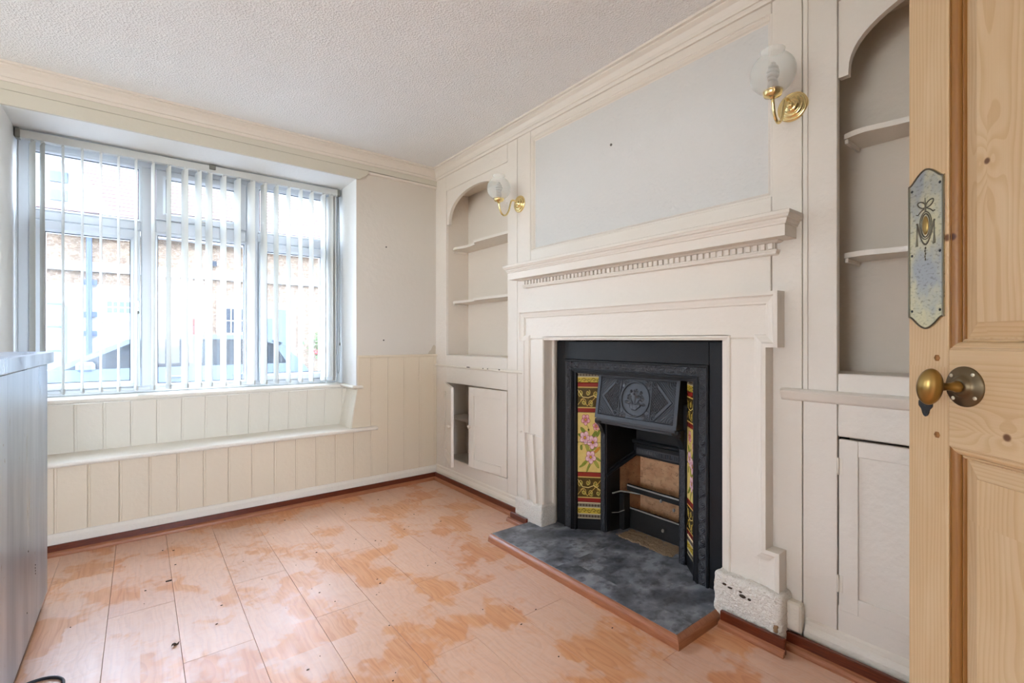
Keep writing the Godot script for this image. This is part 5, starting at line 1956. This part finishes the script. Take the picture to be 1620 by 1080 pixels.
	b.prism(PackedVector2Array([Vector2(1.975, 0.258), Vector2(1.985, 0.262), Vector2(2.066, 0.226), Vector2(2.062, 0.212), Vector2(1.990, 0.226), Vector2(1.978, 0.228)]), Vector3(0, 0, zc - 0.182), Vector3(1, 0, 0), Vector3(0, 1, 0), Vector3(0, 0, 0.364))
	part(o, "fret_bar", b, S)
	bx(o, "bar_edge", Vector3(1.974, 0.252, zc - 0.180), Vector3(1.980, 0.259, zc + 0.180), M.bare_edge, 0.001)
	for i in 14:
		b = MB.new()
		var z := zc - 0.170 + i * 0.026
		b.prism(PackedVector2Array([Vector2(1.976, 0.256), Vector2(2.062, 0.218), Vector2(2.062, 0.212), Vector2(1.976, 0.250)]), Vector3(0, 0.006, z), Vector3(1, 0, 0), Vector3(0, 1, 0), Vector3(0, 0, 0.006))
		part(o, "grate_rib", b, S)
	bx(o, "ash_front", Vector3(1.985, y0, zc - 0.180), Vector3(2.005, 0.140, zc + 0.180), S, 0.003)
	bx(o, "bar_edge", Vector3(1.983, 0.136, zc - 0.178), Vector3(1.990, 0.142, zc + 0.178), M.bare_edge, 0.001)
	for q in [[0.085, zc + 0.030], [0.20, zc + 0.09], [0.225, zc + 0.02]]:
		b = MB.new()
		b.ball(Vector3(1.978, q[0], q[1]), Vector3(0.008, 0.009, 0.006), 10, 7)
		part(o, "bar_stud", b, M.bare_edge)
	bx(o, "hob_side", Vector3(1.932, y0, zc - 0.205), Vector3(1.985, 0.222, zc - 0.168), S, 0.004)
	bx(o, "hob_side", Vector3(1.932, y0, zc + 0.168), Vector3(1.985, 0.222, zc + 0.205), S, 0.004)
	b = MB.new()
	b.tube([Vector3(1.880, 0.228, zc - 0.196), Vector3(1.93, 0.232, zc - 0.185), Vector3(1.978, 0.222, zc - 0.150), Vector3(1.984, 0.226, zc - 0.105)], 0.004, 7)
	b.tube([Vector3(1.868, 0.135, zc - 0.190), Vector3(1.90, 0.133, zc - 0.176), Vector3(1.94, 0.138, zc - 0.169)], 0.0022, 6)
	part(o, "bent_rod", b, M.bare_edge)


func shift(a: PackedVector3Array, d: Vector3) -> PackedVector3Array:
	var o := PackedVector3Array()
	for p in a:
		o.append(p + d)
	return o


func fix_out(b: MB, k: Vector3) -> void:
	# relief() raises along eu x ev; mirror it through its own plane when that points into the wall
	var acc := Vector3.ZERO
	for q in b.n:
		acc += q
	if acc.dot(k) >= 0.0:
		return
	var nrm := acc.normalized()
	var base := INF
	for p in b.v:
		base = minf(base, p.dot(nrm))
	for i in b.v.size():
		var h := b.v[i].dot(nrm) - base
		b.v[i] -= nrm * 2.0 * h
		var m := b.n[i]
		b.n[i] = m - nrm * 2.0 * m.dot(nrm)
	for i in range(0, b.v.size(), 3):
		var t := b.v[i + 1]
		b.v[i + 1] = b.v[i + 2]
		b.v[i + 2] = t
		t = b.n[i + 1]
		b.n[i + 1] = b.n[i + 2]
		b.n[i + 2] = t
		var q := b.uv[i + 1]
		b.uv[i + 1] = b.uv[i + 2]
		b.uv[i + 2] = q


func build_hearth() -> void:
	var o := thing("hearth_slab", Vector3(1.6, 0, -1.41), "dusty grey slate hearth slab edged with wooden strip", "hearth")
	var b := MB.new()
	b.box(Vector3(1.386, -0.01, -1.940), Vector3(2.08, 0.035, -0.897), 0.003)
	part(o, "slate_slab", b, M.slate)
	b = MB.new()
	var prof := [Vector2(0, 0), Vector2(0.022, 0), Vector2(0.022, 0.004), Vector2(0.020, 0.016), Vector2(0.015, 0.026), Vector2(0.008, 0.031), Vector2(0.004, 0.0345), Vector2(0, 0.0345)]
	b.grain = 2
	b.sweep([Vector3(1.650, 0, -0.897), Vector3(1.386, 0, -0.897), Vector3(1.386, 0, -1.940)], prof, Vector3(0, 1, 0), false, true, true)
	part(o, "edge_strip", b, M.quadrant)
	# dust and grit under the grate
	b = MB.new()
	var nz := fn(77, 1.0, 3)
	var ash := thing("ash_dust", Vector3(1.9, 0.036, -1.36), "brown ash and grit spilt on the slate under the grate", "ash", "", "stuff")
	b.relief(Vector3(1.835, 0.0338, -1.550), Vector3(0, 0, 1), Vector3(1, 0, 0), 0.33, 0.145, 70, 32, func(s, t): return 0.0034 + 0.0036 * nz.get_noise_2d(s * 22.0, t * 22.0) + 0.003 * nz.get_noise_2d(s * 80.0, t * 80.0) - 0.006 * smoothstep(0.035, 0.0, t) - 0.004 * smoothstep(0.03, 0.0, minf(s, 0.33 - s)))
	fix_out(b, Vector3(0, 1, 0))
	part(ash, "grit", b, M.ash, false, "stuff")


# ------------------------------------------------------------------ cupboards and shelves
func cup_door(root: Node3D, hinge: Vector3, width: float, y0: float, y1: float, ang: float, dirz: float, inner: Array, knob: bool) -> void:
	# leaf in the plane z, hinged at hinge, opening towards -x by ang degrees; dirz is the way from hinge to free edge
	var b := MB.new()
	var ax := Vector3(-sin(deg_to_rad(ang)), 0, cos(deg_to_rad(ang)) * dirz)
	var outn := Vector3(-cos(deg_to_rad(ang)), 0, -sin(deg_to_rad(ang)) * dirz)
	var bs := Basis(ax, Vector3.UP, outn)
	var t := Transform3D(bs, hinge)
	var d := Node3D.new()
	d.name = "cupboard_door"
	root.add_child(d, true)
	d.transform = root.transform.affine_inverse() * t
	var th := 0.018
	var st: float = inner[0]
	var tr: float = inner[1]
	var br: float = inner[2]
	# leaf as four members round a sunk panel, all one piece of joinery
	b.box(Vector3(0, y0, -th), Vector3(st, y1, 0), 0.0015)
	b.box(Vector3(width - st, y0, -th), Vector3(width, y1, 0), 0.0015)
	b.box(Vector3(st, y1 - tr, -th), Vector3(width - st, y1, -0.0002), 0.0015)
	b.box(Vector3(st, y0, -th), Vector3(width - st, y0 + br, -0.0002), 0.0015)
	part(d, "door_frame", b, M.cream_paint, true)
	b = MB.new()
	b.box(Vector3(st - 0.004, y0 + br - 0.004, -0.014), Vector3(width - st + 0.004, y1 - tr + 0.004, -0.007))
	part(d, "door_panel", b, M.cream_paint, true)
	for y in [y0 + 0.055, y1 - 0.11]:
		b = MB.new()
		b.tube([Vector3(-0.001, y, 0.002), Vector3(-0.001, y + 0.052, 0.002)], 0.0035, 8)
		b.box(Vector3(0.0, y, -0.0005), Vector3(0.010, y + 0.052, 0.0012))
		part(d, "hinge", b, M.cream_old, true)
	if knob:
		b = MB.new()
		b.lathe([Vector2(0.006, 0), Vector2(0.005, 0.006), Vector2(0.009, 0.012), Vector2(0.011, 0.018), Vector2(0.008, 0.024), Vector2(0, 0.026)], Vector3(width - 0.022, (y0 + y1) * 0.5 + 0.005, 0), Vector3(0, 0, 1), 16)
		part(d, "knob", b, M.cream_old, true)


func build_cupboards() -> void:
	var o := thing("cupboard", Vector3(1.79, 0.184, -2.585), "small cream two-door cupboard by the window, its left door ajar", "cupboard")
	var z0 := -2.948
	var z1 := -2.220
	var N: StandardMaterial3D = M.niche_paint
	bx(o, "back_panel", Vector3(1.872, 0.17, z0 - 0.02), Vector3(1.885, 0.72, z1 + 0.02), N)
	bx(o, "side_panel", Vector3(1.722, 0.17, z0 - 0.02), Vector3(1.872, 0.72, z0), N)
	bx(o, "side_panel", Vector3(1.722, 0.17, z1), Vector3(1.872, 0.72, z1 + 0.02), N)
	bx(o, "cupboard_floor", Vector3(1.722, 0.160, z0), Vector3(1.872, 0.182, z1), N)
	bx(o, "cupboard_top", Vector3(1.722, 0.705, z0), Vector3(1.872, 0.72, z1), N)
	bx(o, "shelf", Vector3(1.728, 0.448, z0), Vector3(1.872, 0.464, z1), N, 0.002)
	cup_door(o, Vector3(1.697, 0, -2.222), 0.358, 0.190, 0.699, 6.0, -1.0, [0.052, 0.052, 0.055], true)
	cup_door(o, Vector3(1.694, 0, -2.945), 0.345, 0.188, 0.699, 23.0, 1.0, [0.052, 0.052, 0.055], true)
	o = thing("cupboard", Vector3(1.79, 0.17, -0.2), "cream cupboard with one closed panelled door beside the pine door", "cupboard")
	bx(o, "back_panel", Vector3(1.872, 0.15, -0.56), Vector3(1.885, 0.72, 0.19), N)
	cup_door(o, Vector3(1.698, 0, -0.536), 0.62, 0.170, 0.696, 0.4, 1.0, [0.050, 0.048, 0.050], false)
	# shelves in the arched alcoves
	var labels := ["upper scalloped cream shelf in the alcove by the window", "lower scalloped cream shelf in the alcove by the window", "upper scalloped cream shelf in the alcove beside the pine door", "lower scalloped cream shelf in the alcove beside the pine door"]
	var k := 0
	for a in [[-2.930, -2.220], [-0.540, 0.170]]:
		for y in [1.648, 1.272]:
			var s := thing("alcove_shelf", Vector3(1.80, y, (a[0] + a[1]) * 0.5), labels[k], "shelf", "scalloped alcove shelves")
			k += 1
			var b := MB.new()
			b.prism(shelf_pts(a[0], a[1], 1.885), Vector3(0, y - 0.013, 0), Vector3(1, 0, 0), Vector3(0, 0, 1), Vector3(0, 0.016, 0))
			part(s, "shelf_board", b, M.cream_paint)
			b = MB.new()
			b.box(Vector3(1.76, y - 0.028, a[0]), Vector3(1.87, y - 0.013, a[0] + 0.010), 0.002)
			part(s, "shelf_batten", b, M.cream_paint)
			b = MB.new()
			b.box(Vector3(1.73, y - 0.032, a[1] - 0.010), Vector3(1.87, y - 0.013, a[1]), 0.002)
			part(s, "shelf_batten", b, M.cream_paint)


# ------------------------------------------------------------------ steel cabinet
func build_cabinet() -> void:
	var o := thing("steel_cabinet", Vector3(-0.65, 0, -2.1), "brushed stainless steel catering cabinet, smeared and spotted, left of the window seat", "cabinet")
	var xr := -0.278
	var z0 := -2.515
	var z1 := -1.62
	var b := MB.new()
	b.box(Vector3(-1.04, 0.045, z0), Vector3(xr, 0.910, z1), 0.002)
	part(o, "body", b, M.steel)
	b = MB.new()
	b.box(Vector3(-1.03, 0.0, z0 + 0.05), Vector3(xr - 0.012, 0.045, z1 - 0.02), 0.0)
	part(o, "plinth", b, M.steel_dark)
	b = MB.new()
	b.box(Vector3(-1.055, 0.914, z0 - 0.018), Vector3(xr + 0.016, 0.957, z1 + 0.01), 0.003)
	part(o, "worktop", b, M.steel)
	b = MB.new()
	b.box(Vector3(-1.03, 0.906, z0 + 0.004), Vector3(xr - 0.003, 0.916, z1 - 0.004), 0.0)
	part(o, "shadow_gap_strip", b, M.dark_plastic)
	bx(o, "hinge_pin", Vector3(xr - 0.012, 0.884, z0 - 0.006), Vector3(xr - 0.002, 0.902, z0 + 0.001), M.dark_plastic, 0.002)
	for q in [[0.215, -2.25], [0.225, -2.249], [0.235, -2.247], [0.245, -2.248], [0.335, -2.12], [0.15, -2.10]]:
		b = MB.new()
		b.ball(Vector3(xr, q[0], q[1]), Vector3(0.0015, 0.003, 0.003), 8, 6)
		part(o, "rivet_hole", b, M.dark_plastic)


# ------------------------------------------------------------------ wall lights
func build_sconces() -> void:
	var a := make_sconce()
	a.position = Vector3(XW, 1.773, -2.104)
	tag(a, "brass wall light with frosted globe beside the alcove near the window", "wall light", "brass wall lights")
	var c := a.duplicate()
	c.name = "wall_sconce_001"
	add_child(c)
	c.position = Vector3(XW, 1.770, -0.668)
	tag(c, "brass wall light with frosted globe high on the wall nearest the pine door", "wall light", "brass wall lights")


func make_sconce() -> Node3D:
	var s := Node3D.new()
	s.name = "wall_sconce"
	add_child(s)
	var b := MB.new()
	b.lathe([Vector2(0.0475, 0.0), Vector2(0.0475, 0.003), Vector2(0.0455, 0.0065), Vector2(0.041, 0.0085), Vector2(0.038, 0.0075), Vector2(0.036, 0.008), Vector2(0.0345, 0.012), Vector2(0.030, 0.0145), Vector2(0.0255, 0.0135), Vector2(0.023, 0.014), Vector2(0.0215, 0.019), Vector2(0.016, 0.022), Vector2(0.012, 0.0225), Vector2(0.010, 0.026), Vector2(0.007, 0.030), Vector2(0, 0.031)], Vector3.ZERO, Vector3(-1, 0, 0), 40)
	var bp := part(s, "backplate", b, M.brass, true)
	for q in [[0.022, 0.026], [-0.020, -0.026]]:
		b = MB.new()
		b.ball(Vector3(-0.0098, q[0], q[1]), Vector3(0.0015, 0.003, 0.003), 10, 6)
		part(bp, "screw", b, M.grey_plastic, true)
	# swan neck arm
	var ctl := [Vector2(0.018, 0.000), Vector2(0.034, 0.011), Vector2(0.050, 0.013), Vector2(0.062, 0.004), Vector2(0.070, -0.020), Vector2(0.079, -0.050), Vector2(0.093, -0.073), Vector2(0.111, -0.082), Vector2(0.129, -0.074), Vector2(0.141, -0.052), Vector2(0.147, -0.028), Vector2(0.148, -0.016)]
	var pts := []
	for i in ctl.size() - 1:
		for k in 4:
			var t := k / 4.0
			var p0: Vector2 = ctl[maxi(i - 1, 0)]
			var p3: Vector2 = ctl[mini(i + 2, ctl.size() - 1)]
			var q: Vector2 = ctl[i].cubic_interpolate(ctl[i + 1], p0, p3, t)
			pts.append(Vector3(-q.x, q.y, 0))
	pts.append(Vector3(-0.148, -0.016, 0))
	b = MB.new()
	b.tube(pts, 0.0049, 12)
	part(s, "arm", b, M.brass, true)
	b = MB.new()
	b.lathe([Vector2(0.006, -0.020), Vector2(0.009, -0.017), Vector2(0.012, -0.014), Vector2(0.024, -0.010), Vector2(0.0265, -0.004), Vector2(0.0265, 0.002), Vector2(0.0285, 0.003), Vector2(0.0285, 0.006), Vector2(0.024, 0.006), Vector2(0.022, -0.002), Vector2(0.0, -0.004)], Vector3(-0.148, 0, 0), Vector3.UP, 32)
	part(s, "gallery_cup", b, M.brass, true)
	# frosted globe, open at the top with a short collar
	var prof := []
	var R := 0.0645
	var c := 0.060
	for i in 25:
		var t := lerpf(-1.18, 1.02, i / 24.0)
		prof.append(Vector2(R * cos(t), c + R * sin(t)))
	prof.append(Vector2(0.0325, c + 0.0575))
	prof.append(Vector2(0.0350, c + 0.0700))
	prof.append(Vector2(0.0335, c + 0.0705))
	prof.append(Vector2(0.0310, c + 0.0570))
	for i in 23:
		var t := lerpf(1.02, -1.15, i / 22.0)
		prof.append(Vector2((R - 0.0025) * cos(t), c + (R - 0.0025) * sin(t)))
	b = MB.new()
	b.lathe(prof, Vector3(-0.148, 0, 0), Vector3.UP, 40)
	part(s, "globe_shade", b, M.globe_glass, true)
	b = MB.new()
	var coil := []
	for i in 81:
		var t := i / 80.0
		var a := t * TAU * 4.5
		var rr := 0.0135 * sin(PI * clampf(t * 0.92 + 0.08, 0.0, 1.0)) + 0.002
		coil.append(Vector3(-0.148 + rr * cos(a), 0.036 + 0.056 * t, rr * sin(a)))
	b.tube(coil, 0.0045, 8)
	b.lathe([Vector2(0.010, -0.003), Vector2(0.012, 0.010), Vector2(0.016, 0.020), Vector2(0.014, 0.034), Vector2(0, 0.036)], Vector3(-0.148, 0, 0), Vector3.UP, 16)
	part(s, "bulb", b, M.bulb_white, true)
	return s


# ------------------------------------------------------------------ street outside
func build_outside() -> void:
	var yg := -0.37
	var r := thing("road", Vector3(0, yg, -9), "grey street and pavement outside the window", "road", "", "structure")
	bx(r, "tarmac", Vector3(-40, yg - 0.2, -13.6), Vector3(40, yg, -3.6), M.tarmac)
	bx(r, "pavement", Vector3(-40, yg - 0.2, -15.2), Vector3(40, yg + 0.10, -13.6), M.kerb_stone)
	var up := thing("wall_upper", Vector3(0, 2.6, -1.5), "unseen upper storey and neighbours of this terrace, built tall to shade the street", "house", "", "structure")
	bx(up, "storey_wall", Vector3(-14.0, 2.5, -3.62), Vector3(14.0, 8.0, 4.0), M.rubble_stone)  # unseen block, added and raised to dim the facade opposite
	bx(up, "party_wall", Vector3(-14.0, yg, -3.62), Vector3(XL - 3.0, 2.5, -3.0), M.rubble_stone)
	bx(up, "party_wall", Vector3(2.42, yg, -3.62), Vector3(14.0, 2.5, 4.0), M.rubble_stone)
	var Z := -15.0
	# gabled house straight across, rubble stone above a white ground floor
	var h := thing("stone_house", Vector3(1.0, yg, Z), "stone house with white ground floor and gabled roof across the street", "house")
	bx(h, "wall", Vector3(-6.0, yg, Z - 6.0), Vector3(6.5, 3.72, Z), M.rubble_stone)
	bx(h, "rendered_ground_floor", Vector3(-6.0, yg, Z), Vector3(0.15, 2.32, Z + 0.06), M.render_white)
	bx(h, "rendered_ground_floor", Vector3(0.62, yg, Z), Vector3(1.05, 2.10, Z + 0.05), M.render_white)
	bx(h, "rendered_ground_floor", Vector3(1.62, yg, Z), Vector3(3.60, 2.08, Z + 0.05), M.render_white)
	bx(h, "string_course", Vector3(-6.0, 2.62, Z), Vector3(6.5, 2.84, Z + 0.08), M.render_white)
	bx(h, "eaves_band", Vector3(-6.0, 3.55, Z), Vector3(6.5, 3.80, Z + 0.25), M.joinery_white)
	# gable with bargeboard at the left, tiled roof behind
	var b := MB.new()
	b.prism(PackedVector2Array([Vector2(-4.0, 3.7), Vector2(-0.35, 3.7), Vector2(-2.1, 6.3)]), Vector3(0, 0, Z - 0.3), Vector3(1, 0, 0), Vector3(0, 1, 0), Vector3(0, 0, 0.32))
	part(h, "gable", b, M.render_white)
	for sd in [1.0, -1.0]:
		b = MB.new()
		var x0 := -0.25 if sd > 0 else -3.95
		b.prism(PackedVector2Array([Vector2(x0, 3.62), Vector2(-2.1, 6.50), Vector2(-2.1, 6.14), Vector2(x0 - sd * 0.22, 3.62)]), Vector3(0, 0, Z + 0.02), Vector3(1, 0, 0), Vector3(0, 1, 0), Vector3(0, 0, 0.30))
		part(h, "bargeboard", b, M.joinery_white)
	for q in [[-1.62, 4.62], [-1.62, 4.20]]:
		bx(h, "gable_window", Vector3(q[0], q[1], Z + 0.02), Vector3(q[0] + 0.30, q[1] + 0.24, Z + 0.05), M.joinery_blue)
	# roof slope in overlapping courses
	for i in 36:
		var y := 3.78 + i * 0.13
		var z := Z + 0.30 - i * 0.16
		b = MB.new()
		b.prism(PackedVector2Array([Vector2(0, 0), Vector2(0.0, 0.035), Vector2(-0.24, 0.20), Vector2(-0.24, 0.165)]), Vector3(-6.0, y, z), Vector3(0, 0, 1), Vector3(0, 1, 0), Vector3(12.5, 0, 0))
		part(h, "tile_course", b, M.roof_tile)
	# openings
	var d := part(h, "arched_door", arched(-1.95, -1.32, yg + 0.1, 2.03, Z + 0.06), M.pale_panel)
	for y in [0.75, 1.30, 1.82]:
		bx(d, "door_rail", Vector3(-1.95, y, Z + 0.10), Vector3(-1.36, y + 0.03, Z + 0.115), M.joinery_blue)
	bx(d, "door_post", Vector3(-1.40, yg + 0.1, Z + 0.10), Vector3(-1.32, 1.80, Z + 0.13), M.joinery_blue)
	bx(h, "front_door", Vector3(-0.66, yg + 0.1, Z + 0.06), Vector3(-0.10, 2.03, Z + 0.10), M.joinery_white)
	for i in 4:
		for j in 2:
			bx(h, "door_pane", Vector3(-0.62 + i * 0.115, 1.66 + j * 0.15, Z + 0.10), Vector3(-0.53 + i * 0.115, 1.78 + j * 0.15, Z + 0.105), M.joinery_blue)
	bx(h, "door_notice", Vector3(-0.46, 1.36, Z + 0.10), Vector3(-0.36, 1.56, Z + 0.104), M.notice_orange)
	for q in [[1.80, 2.10, 1.20, 1.86], [2.20, 2.40, 1.22, 1.86]]:
		bx(h, "window_frame", Vector3(q[0] - 0.06, q[2] - 0.06, Z + 0.05), Vector3(q[1] + 0.06, q[3] + 0.06, Z + 0.09), M.joinery_white)
		var w := bx(h, "window", Vector3(q[0], q[2], Z + 0.09), Vector3(q[1], q[3], Z + 0.095), M.dark_pane)
		bx(w, "glazing_bar", Vector3((q[0] + q[1]) * 0.5 - 0.012, q[2], Z + 0.095), Vector3((q[0] + q[1]) * 0.5 + 0.012, q[3], Z + 0.11), M.joinery_white)
		bx(w, "glazing_bar", Vector3(q[0], (q[2] + q[3]) * 0.5 - 0.012, Z + 0.095), Vector3(q[1], (q[2] + q[3]) * 0.5 + 0.012, Z + 0.11), M.joinery_white)
	bx(h, "blue_door", Vector3(3.14, yg + 0.1, Z + 0.05), Vector3(3.42, 1.88, Z + 0.09), M.joinery_blue)
	bx(h, "blue_door", Vector3(2.84, yg + 0.1, Z + 0.05), Vector3(2.98, 1.62, Z + 0.09), M.joinery_blue)
	bx(h, "upper_window", Vector3(1.50, 2.98, Z), Vector3(1.62, 3.12, Z + 0.06), M.dark_pane)
	# downpipe with its brackets
	b = MB.new()
	b.tube([Vector3(-0.94, 3.5, Z + 0.14), Vector3(-0.94, 0.2, Z + 0.14)], 0.055, 10)
	b.tube([Vector3(-0.94, 3.46, Z + 0.14), Vector3(-0.3, 3.54, Z + 0.14)], 0.05, 8)
	for y in [1.1, 1.55, 2.3]:
		b.box(Vector3(-1.06, y, Z + 0.06), Vector3(-0.80, y + 0.12, Z + 0.13))
	part(h, "downpipe", b, M.pipe_blue)
	# box and plants by the wall
	var pb := thing("red_post_box", Vector3(1.05, yg + 0.1, Z + 0.35), "red pillar box against the stone house", "post box")
	b = MB.new()
	b.lathe([Vector2(0.13, 0), Vector2(0.13, 0.1), Vector2(0.11, 0.12), Vector2(0.11, 1.75), Vector2(0.14, 1.78), Vector2(0.13, 1.86), Vector2(0.05, 1.93), Vector2(0, 1.94)], Vector3(1.05, yg + 0.1, Z + 0.35), Vector3.UP, 20)
	part(pb, "pillar", b, M.post_red)
	bx(pb, "aperture", Vector3(0.99, 1.36, Z + 0.452), Vector3(1.11, 1.39, Z + 0.466), M.dark_plastic)
	var pl := thing("wall_plant", Vector3(4.25, 0.3, Z + 0.2), "leafy plant with red flowers climbing the stone house", "plant")
	b = MB.new()
	var rg := RandomNumberGenerator.new()
	rg.seed = 5
	for i in 90:
		var c := Vector3(4.25 + rg.randfn(0, 0.13), 0.85 + rg.randfn(0, 0.22), Z + 0.12 + absf(rg.randfn(0, 0.06)))
		var u := Vector3(rg.randfn(), rg.randfn(), rg.randfn()).normalized() * 0.07
		var v := Vector3(rg.randfn(), rg.randfn(), rg.randfn()).normalized() * 0.04
		b.quad(c - u, c - v, c + u, c + v, u.cross(v).normalized())
	part(pl, "foliage", b, M.leaf_green, false, "stuff")
	b = MB.new()
	for i in 12:
		b.ball(Vector3(4.25 + rg.randfn(0, 0.1), 0.52 + rg.randfn(0, 0.12), Z + 0.22), Vector3.ONE * 0.045, 8, 6)
	part(pl, "blossom", b, M.flower_red, false, "stuff")
	build_car(yg)


func arched(x0: float, x1: float, y0: float, y1: float, z: float) -> MB:
	var b := MB.new()
	var p := PackedVector2Array([Vector2(x0, y0), Vector2(x1, y0)])
	var r := (x1 - x0) * 0.45
	for i in 9:
		var a := PI * 0.5 * i / 8.0
		p.append(Vector2(x1 - r + r * cos(a), y1 - r * 0.5 + r * 0.5 * sin(a)))
	p.append(Vector2(x0, y1))
	b.prism(p, Vector3(0, 0, z), Vector3(1, 0, 0), Vector3(0, 1, 0), Vector3(0, 0, 0.04))
	return b


func build_car(yg: float) -> void:
	var zn := -7.95
	var zf := -9.65
	var c := thing("parked_car", Vector3(0.2, yg, -8.8), "pale blue car parked side-on outside the window", "car")
	# lower body
	var b := MB.new()
	var low := PackedVector2Array([Vector2(-1.95, 0.16), Vector2(-1.98, 0.34), Vector2(-1.92, 0.58), Vector2(-1.80, 0.74), Vector2(-1.30, 0.90), Vector2(-0.86, 1.00), Vector2(2.02, 1.02), Vector2(2.10, 0.92), Vector2(2.12, 0.60), Vector2(2.10, 0.30), Vector2(2.02, 0.18)])
	b.prism(low, Vector3(0, yg, zn), Vector3(1, 0, 0), Vector3(0, 1, 0), Vector3(0, 0, zf - zn))
	part(c, "body", b, M.car_paint)
	# cabin: pillars and roof over dark glass
	b = MB.new()
	var gl := PackedVector2Array([Vector2(-0.86, 0.99), Vector2(-0.12, 1.37), Vector2(0.20, 1.40), Vector2(1.45, 1.40), Vector2(1.72, 1.30), Vector2(2.00, 1.00)])
	b.prism(gl, Vector3(0, yg, zn - 0.06), Vector3(1, 0, 0), Vector3(0, 1, 0), Vector3(0, 0, zf - zn + 0.12))
	part(c, "glasshouse", b, M.car_glass)
	b = MB.new()
	b.prism(PackedVector2Array([Vector2(-0.16, 1.36), Vector2(0.16, 1.42), Vector2(0.7, 1.455), Vector2(1.42, 1.44), Vector2(1.74, 1.34), Vector2(1.70, 1.29), Vector2(1.40, 1.385), Vector2(0.2, 1.385)]), Vector3(0, yg, zn - 0.03), Vector3(1, 0, 0), Vector3(0, 1, 0), Vector3(0, 0, zf - zn + 0.06))
	part(c, "roof", b, M.car_paint)
	for sd in 2:
		var z: float = zn - 0.03 if sd == 0 else zf + 0.03
		var dz := -0.05 if sd == 0 else 0.05
		for q in [[[-0.92, 0.98], [-0.78, 0.98], [0.00, 1.38], [-0.14, 1.38]], [[0.54, 1.0], [0.64, 1.0], [0.62, 1.39], [0.54, 1.39]], [[1.34, 1.0], [1.46, 1.0], [1.40, 1.39], [1.30, 1.39]], [[1.82, 1.0], [2.04, 1.0], [1.74, 1.33], [1.58, 1.37]]]:
			b = MB.new()
			var pp := PackedVector2Array()
			for w in q:
				pp.append(Vector2(w[0], w[1]))
			b.prism(pp, Vector3(0, yg, z), Vector3(1, 0, 0), Vector3(0, 1, 0), Vector3(0, 0, dz))
			part(c, "pillar", b, M.car_paint)
	for x in [-1.25, 1.40]:
		for z in [zn + 0.005, zf - 0.005]:
			b = MB.new()
			var s := 1.0 if z > -8.8 else -1.0
			b.lathe([Vector2(0.0, -0.20), Vector2(0.31, -0.20), Vector2(0.32, -0.02), Vector2(0.29, 0.0), Vector2(0.22, 0.0)], Vector3(x, yg + 0.32, z), Vector3(0, 0, s), 28)
			var wn := part(c, "wheel", b, M.tyre)
			b = MB.new()
			b.lathe([Vector2(0.22, -0.02), Vector2(0.20, 0.0), Vector2(0.10, 0.012), Vector2(0, 0.014)], Vector3(x, yg + 0.32, z), Vector3(0, 0, s), 20)
			part(wn, "hub", b, M.alloy)
	b = MB.new()
	b.box(Vector3(-0.62, yg + 0.98, zn + 0.0), Vector3(-0.44, yg + 1.10, zn + 0.16), 0.03)
	part(c, "door_mirror", b, M.car_paint)
	for x in [0.46, 1.22]:
		b = MB.new()
		b.box(Vector3(x - 0.16, yg + 0.86, zn - 0.002), Vector3(x, yg + 0.89, zn + 0.03), 0.008)
		part(c, "door_handle", b, M.car_paint)
	b = MB.new()
	b.box(Vector3(-1.90, yg + 0.60, zn - 0.20), Vector3(-1.66, yg + 0.74, zn + 0.004), 0.03)
	part(c, "headlamp", b, M.alloy)


# ------------------------------------------------------------------ small things on the floor
func build_small() -> void:
	var c := thing("black_cable", Vector3(-0.24, 0.0, -1.88), "black flex looping over the floor in front of the steel cabinet", "cable")
	var pts := []
	var ff := Vector3(sin(deg_to_rad(38.0)), 0, -cos(deg_to_rad(38.0)))
	var rr := Vector3(cos(deg_to_rad(38.0)), 0, sin(deg_to_rad(38.0)))
	for i in 37:
		var a := deg_to_rad(-60.0 + 7.2 * i)
		pts.append(ff * (1.337 + 0.070 * sin(a)) + rr * (-1.353 + 0.066 * cos(a)) + Vector3(0, 0.0043, 0))
	pts.append(ff * 1.15 + rr * -1.20 + Vector3(0, 0.0043, 0))
	var b := MB.new()
	b.tube(pts, 0.0042, 10)
	part(c, "flex", b, M.cable)
	var l := thing("dry_leaf", Vector3(0.09, 0, -1.908), "small curled brown leaf lying on the pale floor", "leaf")
	b = MB.new()
	var q := []
	for i in 7:
		var t := i / 6.0
		q.append(Vector3(0.080 + 0.022 * t, 0.004 + 0.004 * sin(t * 7.0), -1.904 - 0.010 * t))
	b.tube(q, 0.003, 7, [0.0008, 0.003, 0.0042, 0.0045, 0.004, 0.0025, 0.0008])
	part(l, "blade", b, M.debris)
	var d := thing("floor_crumbs", Vector3(0.5, 0, -1.8), "dark crumbs and grit scattered over the laminate floor", "crumbs", "", "stuff")
	b = MB.new()
	var rg := RandomNumberGenerator.new()
	rg.seed = 23
	for i in 90:
		var p := Vector3(rg.randf_range(-0.25, 1.35), 0.0012, rg.randf_range(-2.9, -0.9))
		if p.x > 1.3 - 0.0 and p.z > -2.0:
			continue
		var s := rg.randf_range(0.0009, 0.0026)
		b.ball(p, Vector3(s * rg.randf_range(0.8, 2.4), s * 0.6, s), 6, 4)
	b.box(Vector3(0.083, 0.0, -2.440), Vector3(0.104, 0.003, -2.431), 0.001)
	part(d, "grit", b, M.debris, false, "stuff")
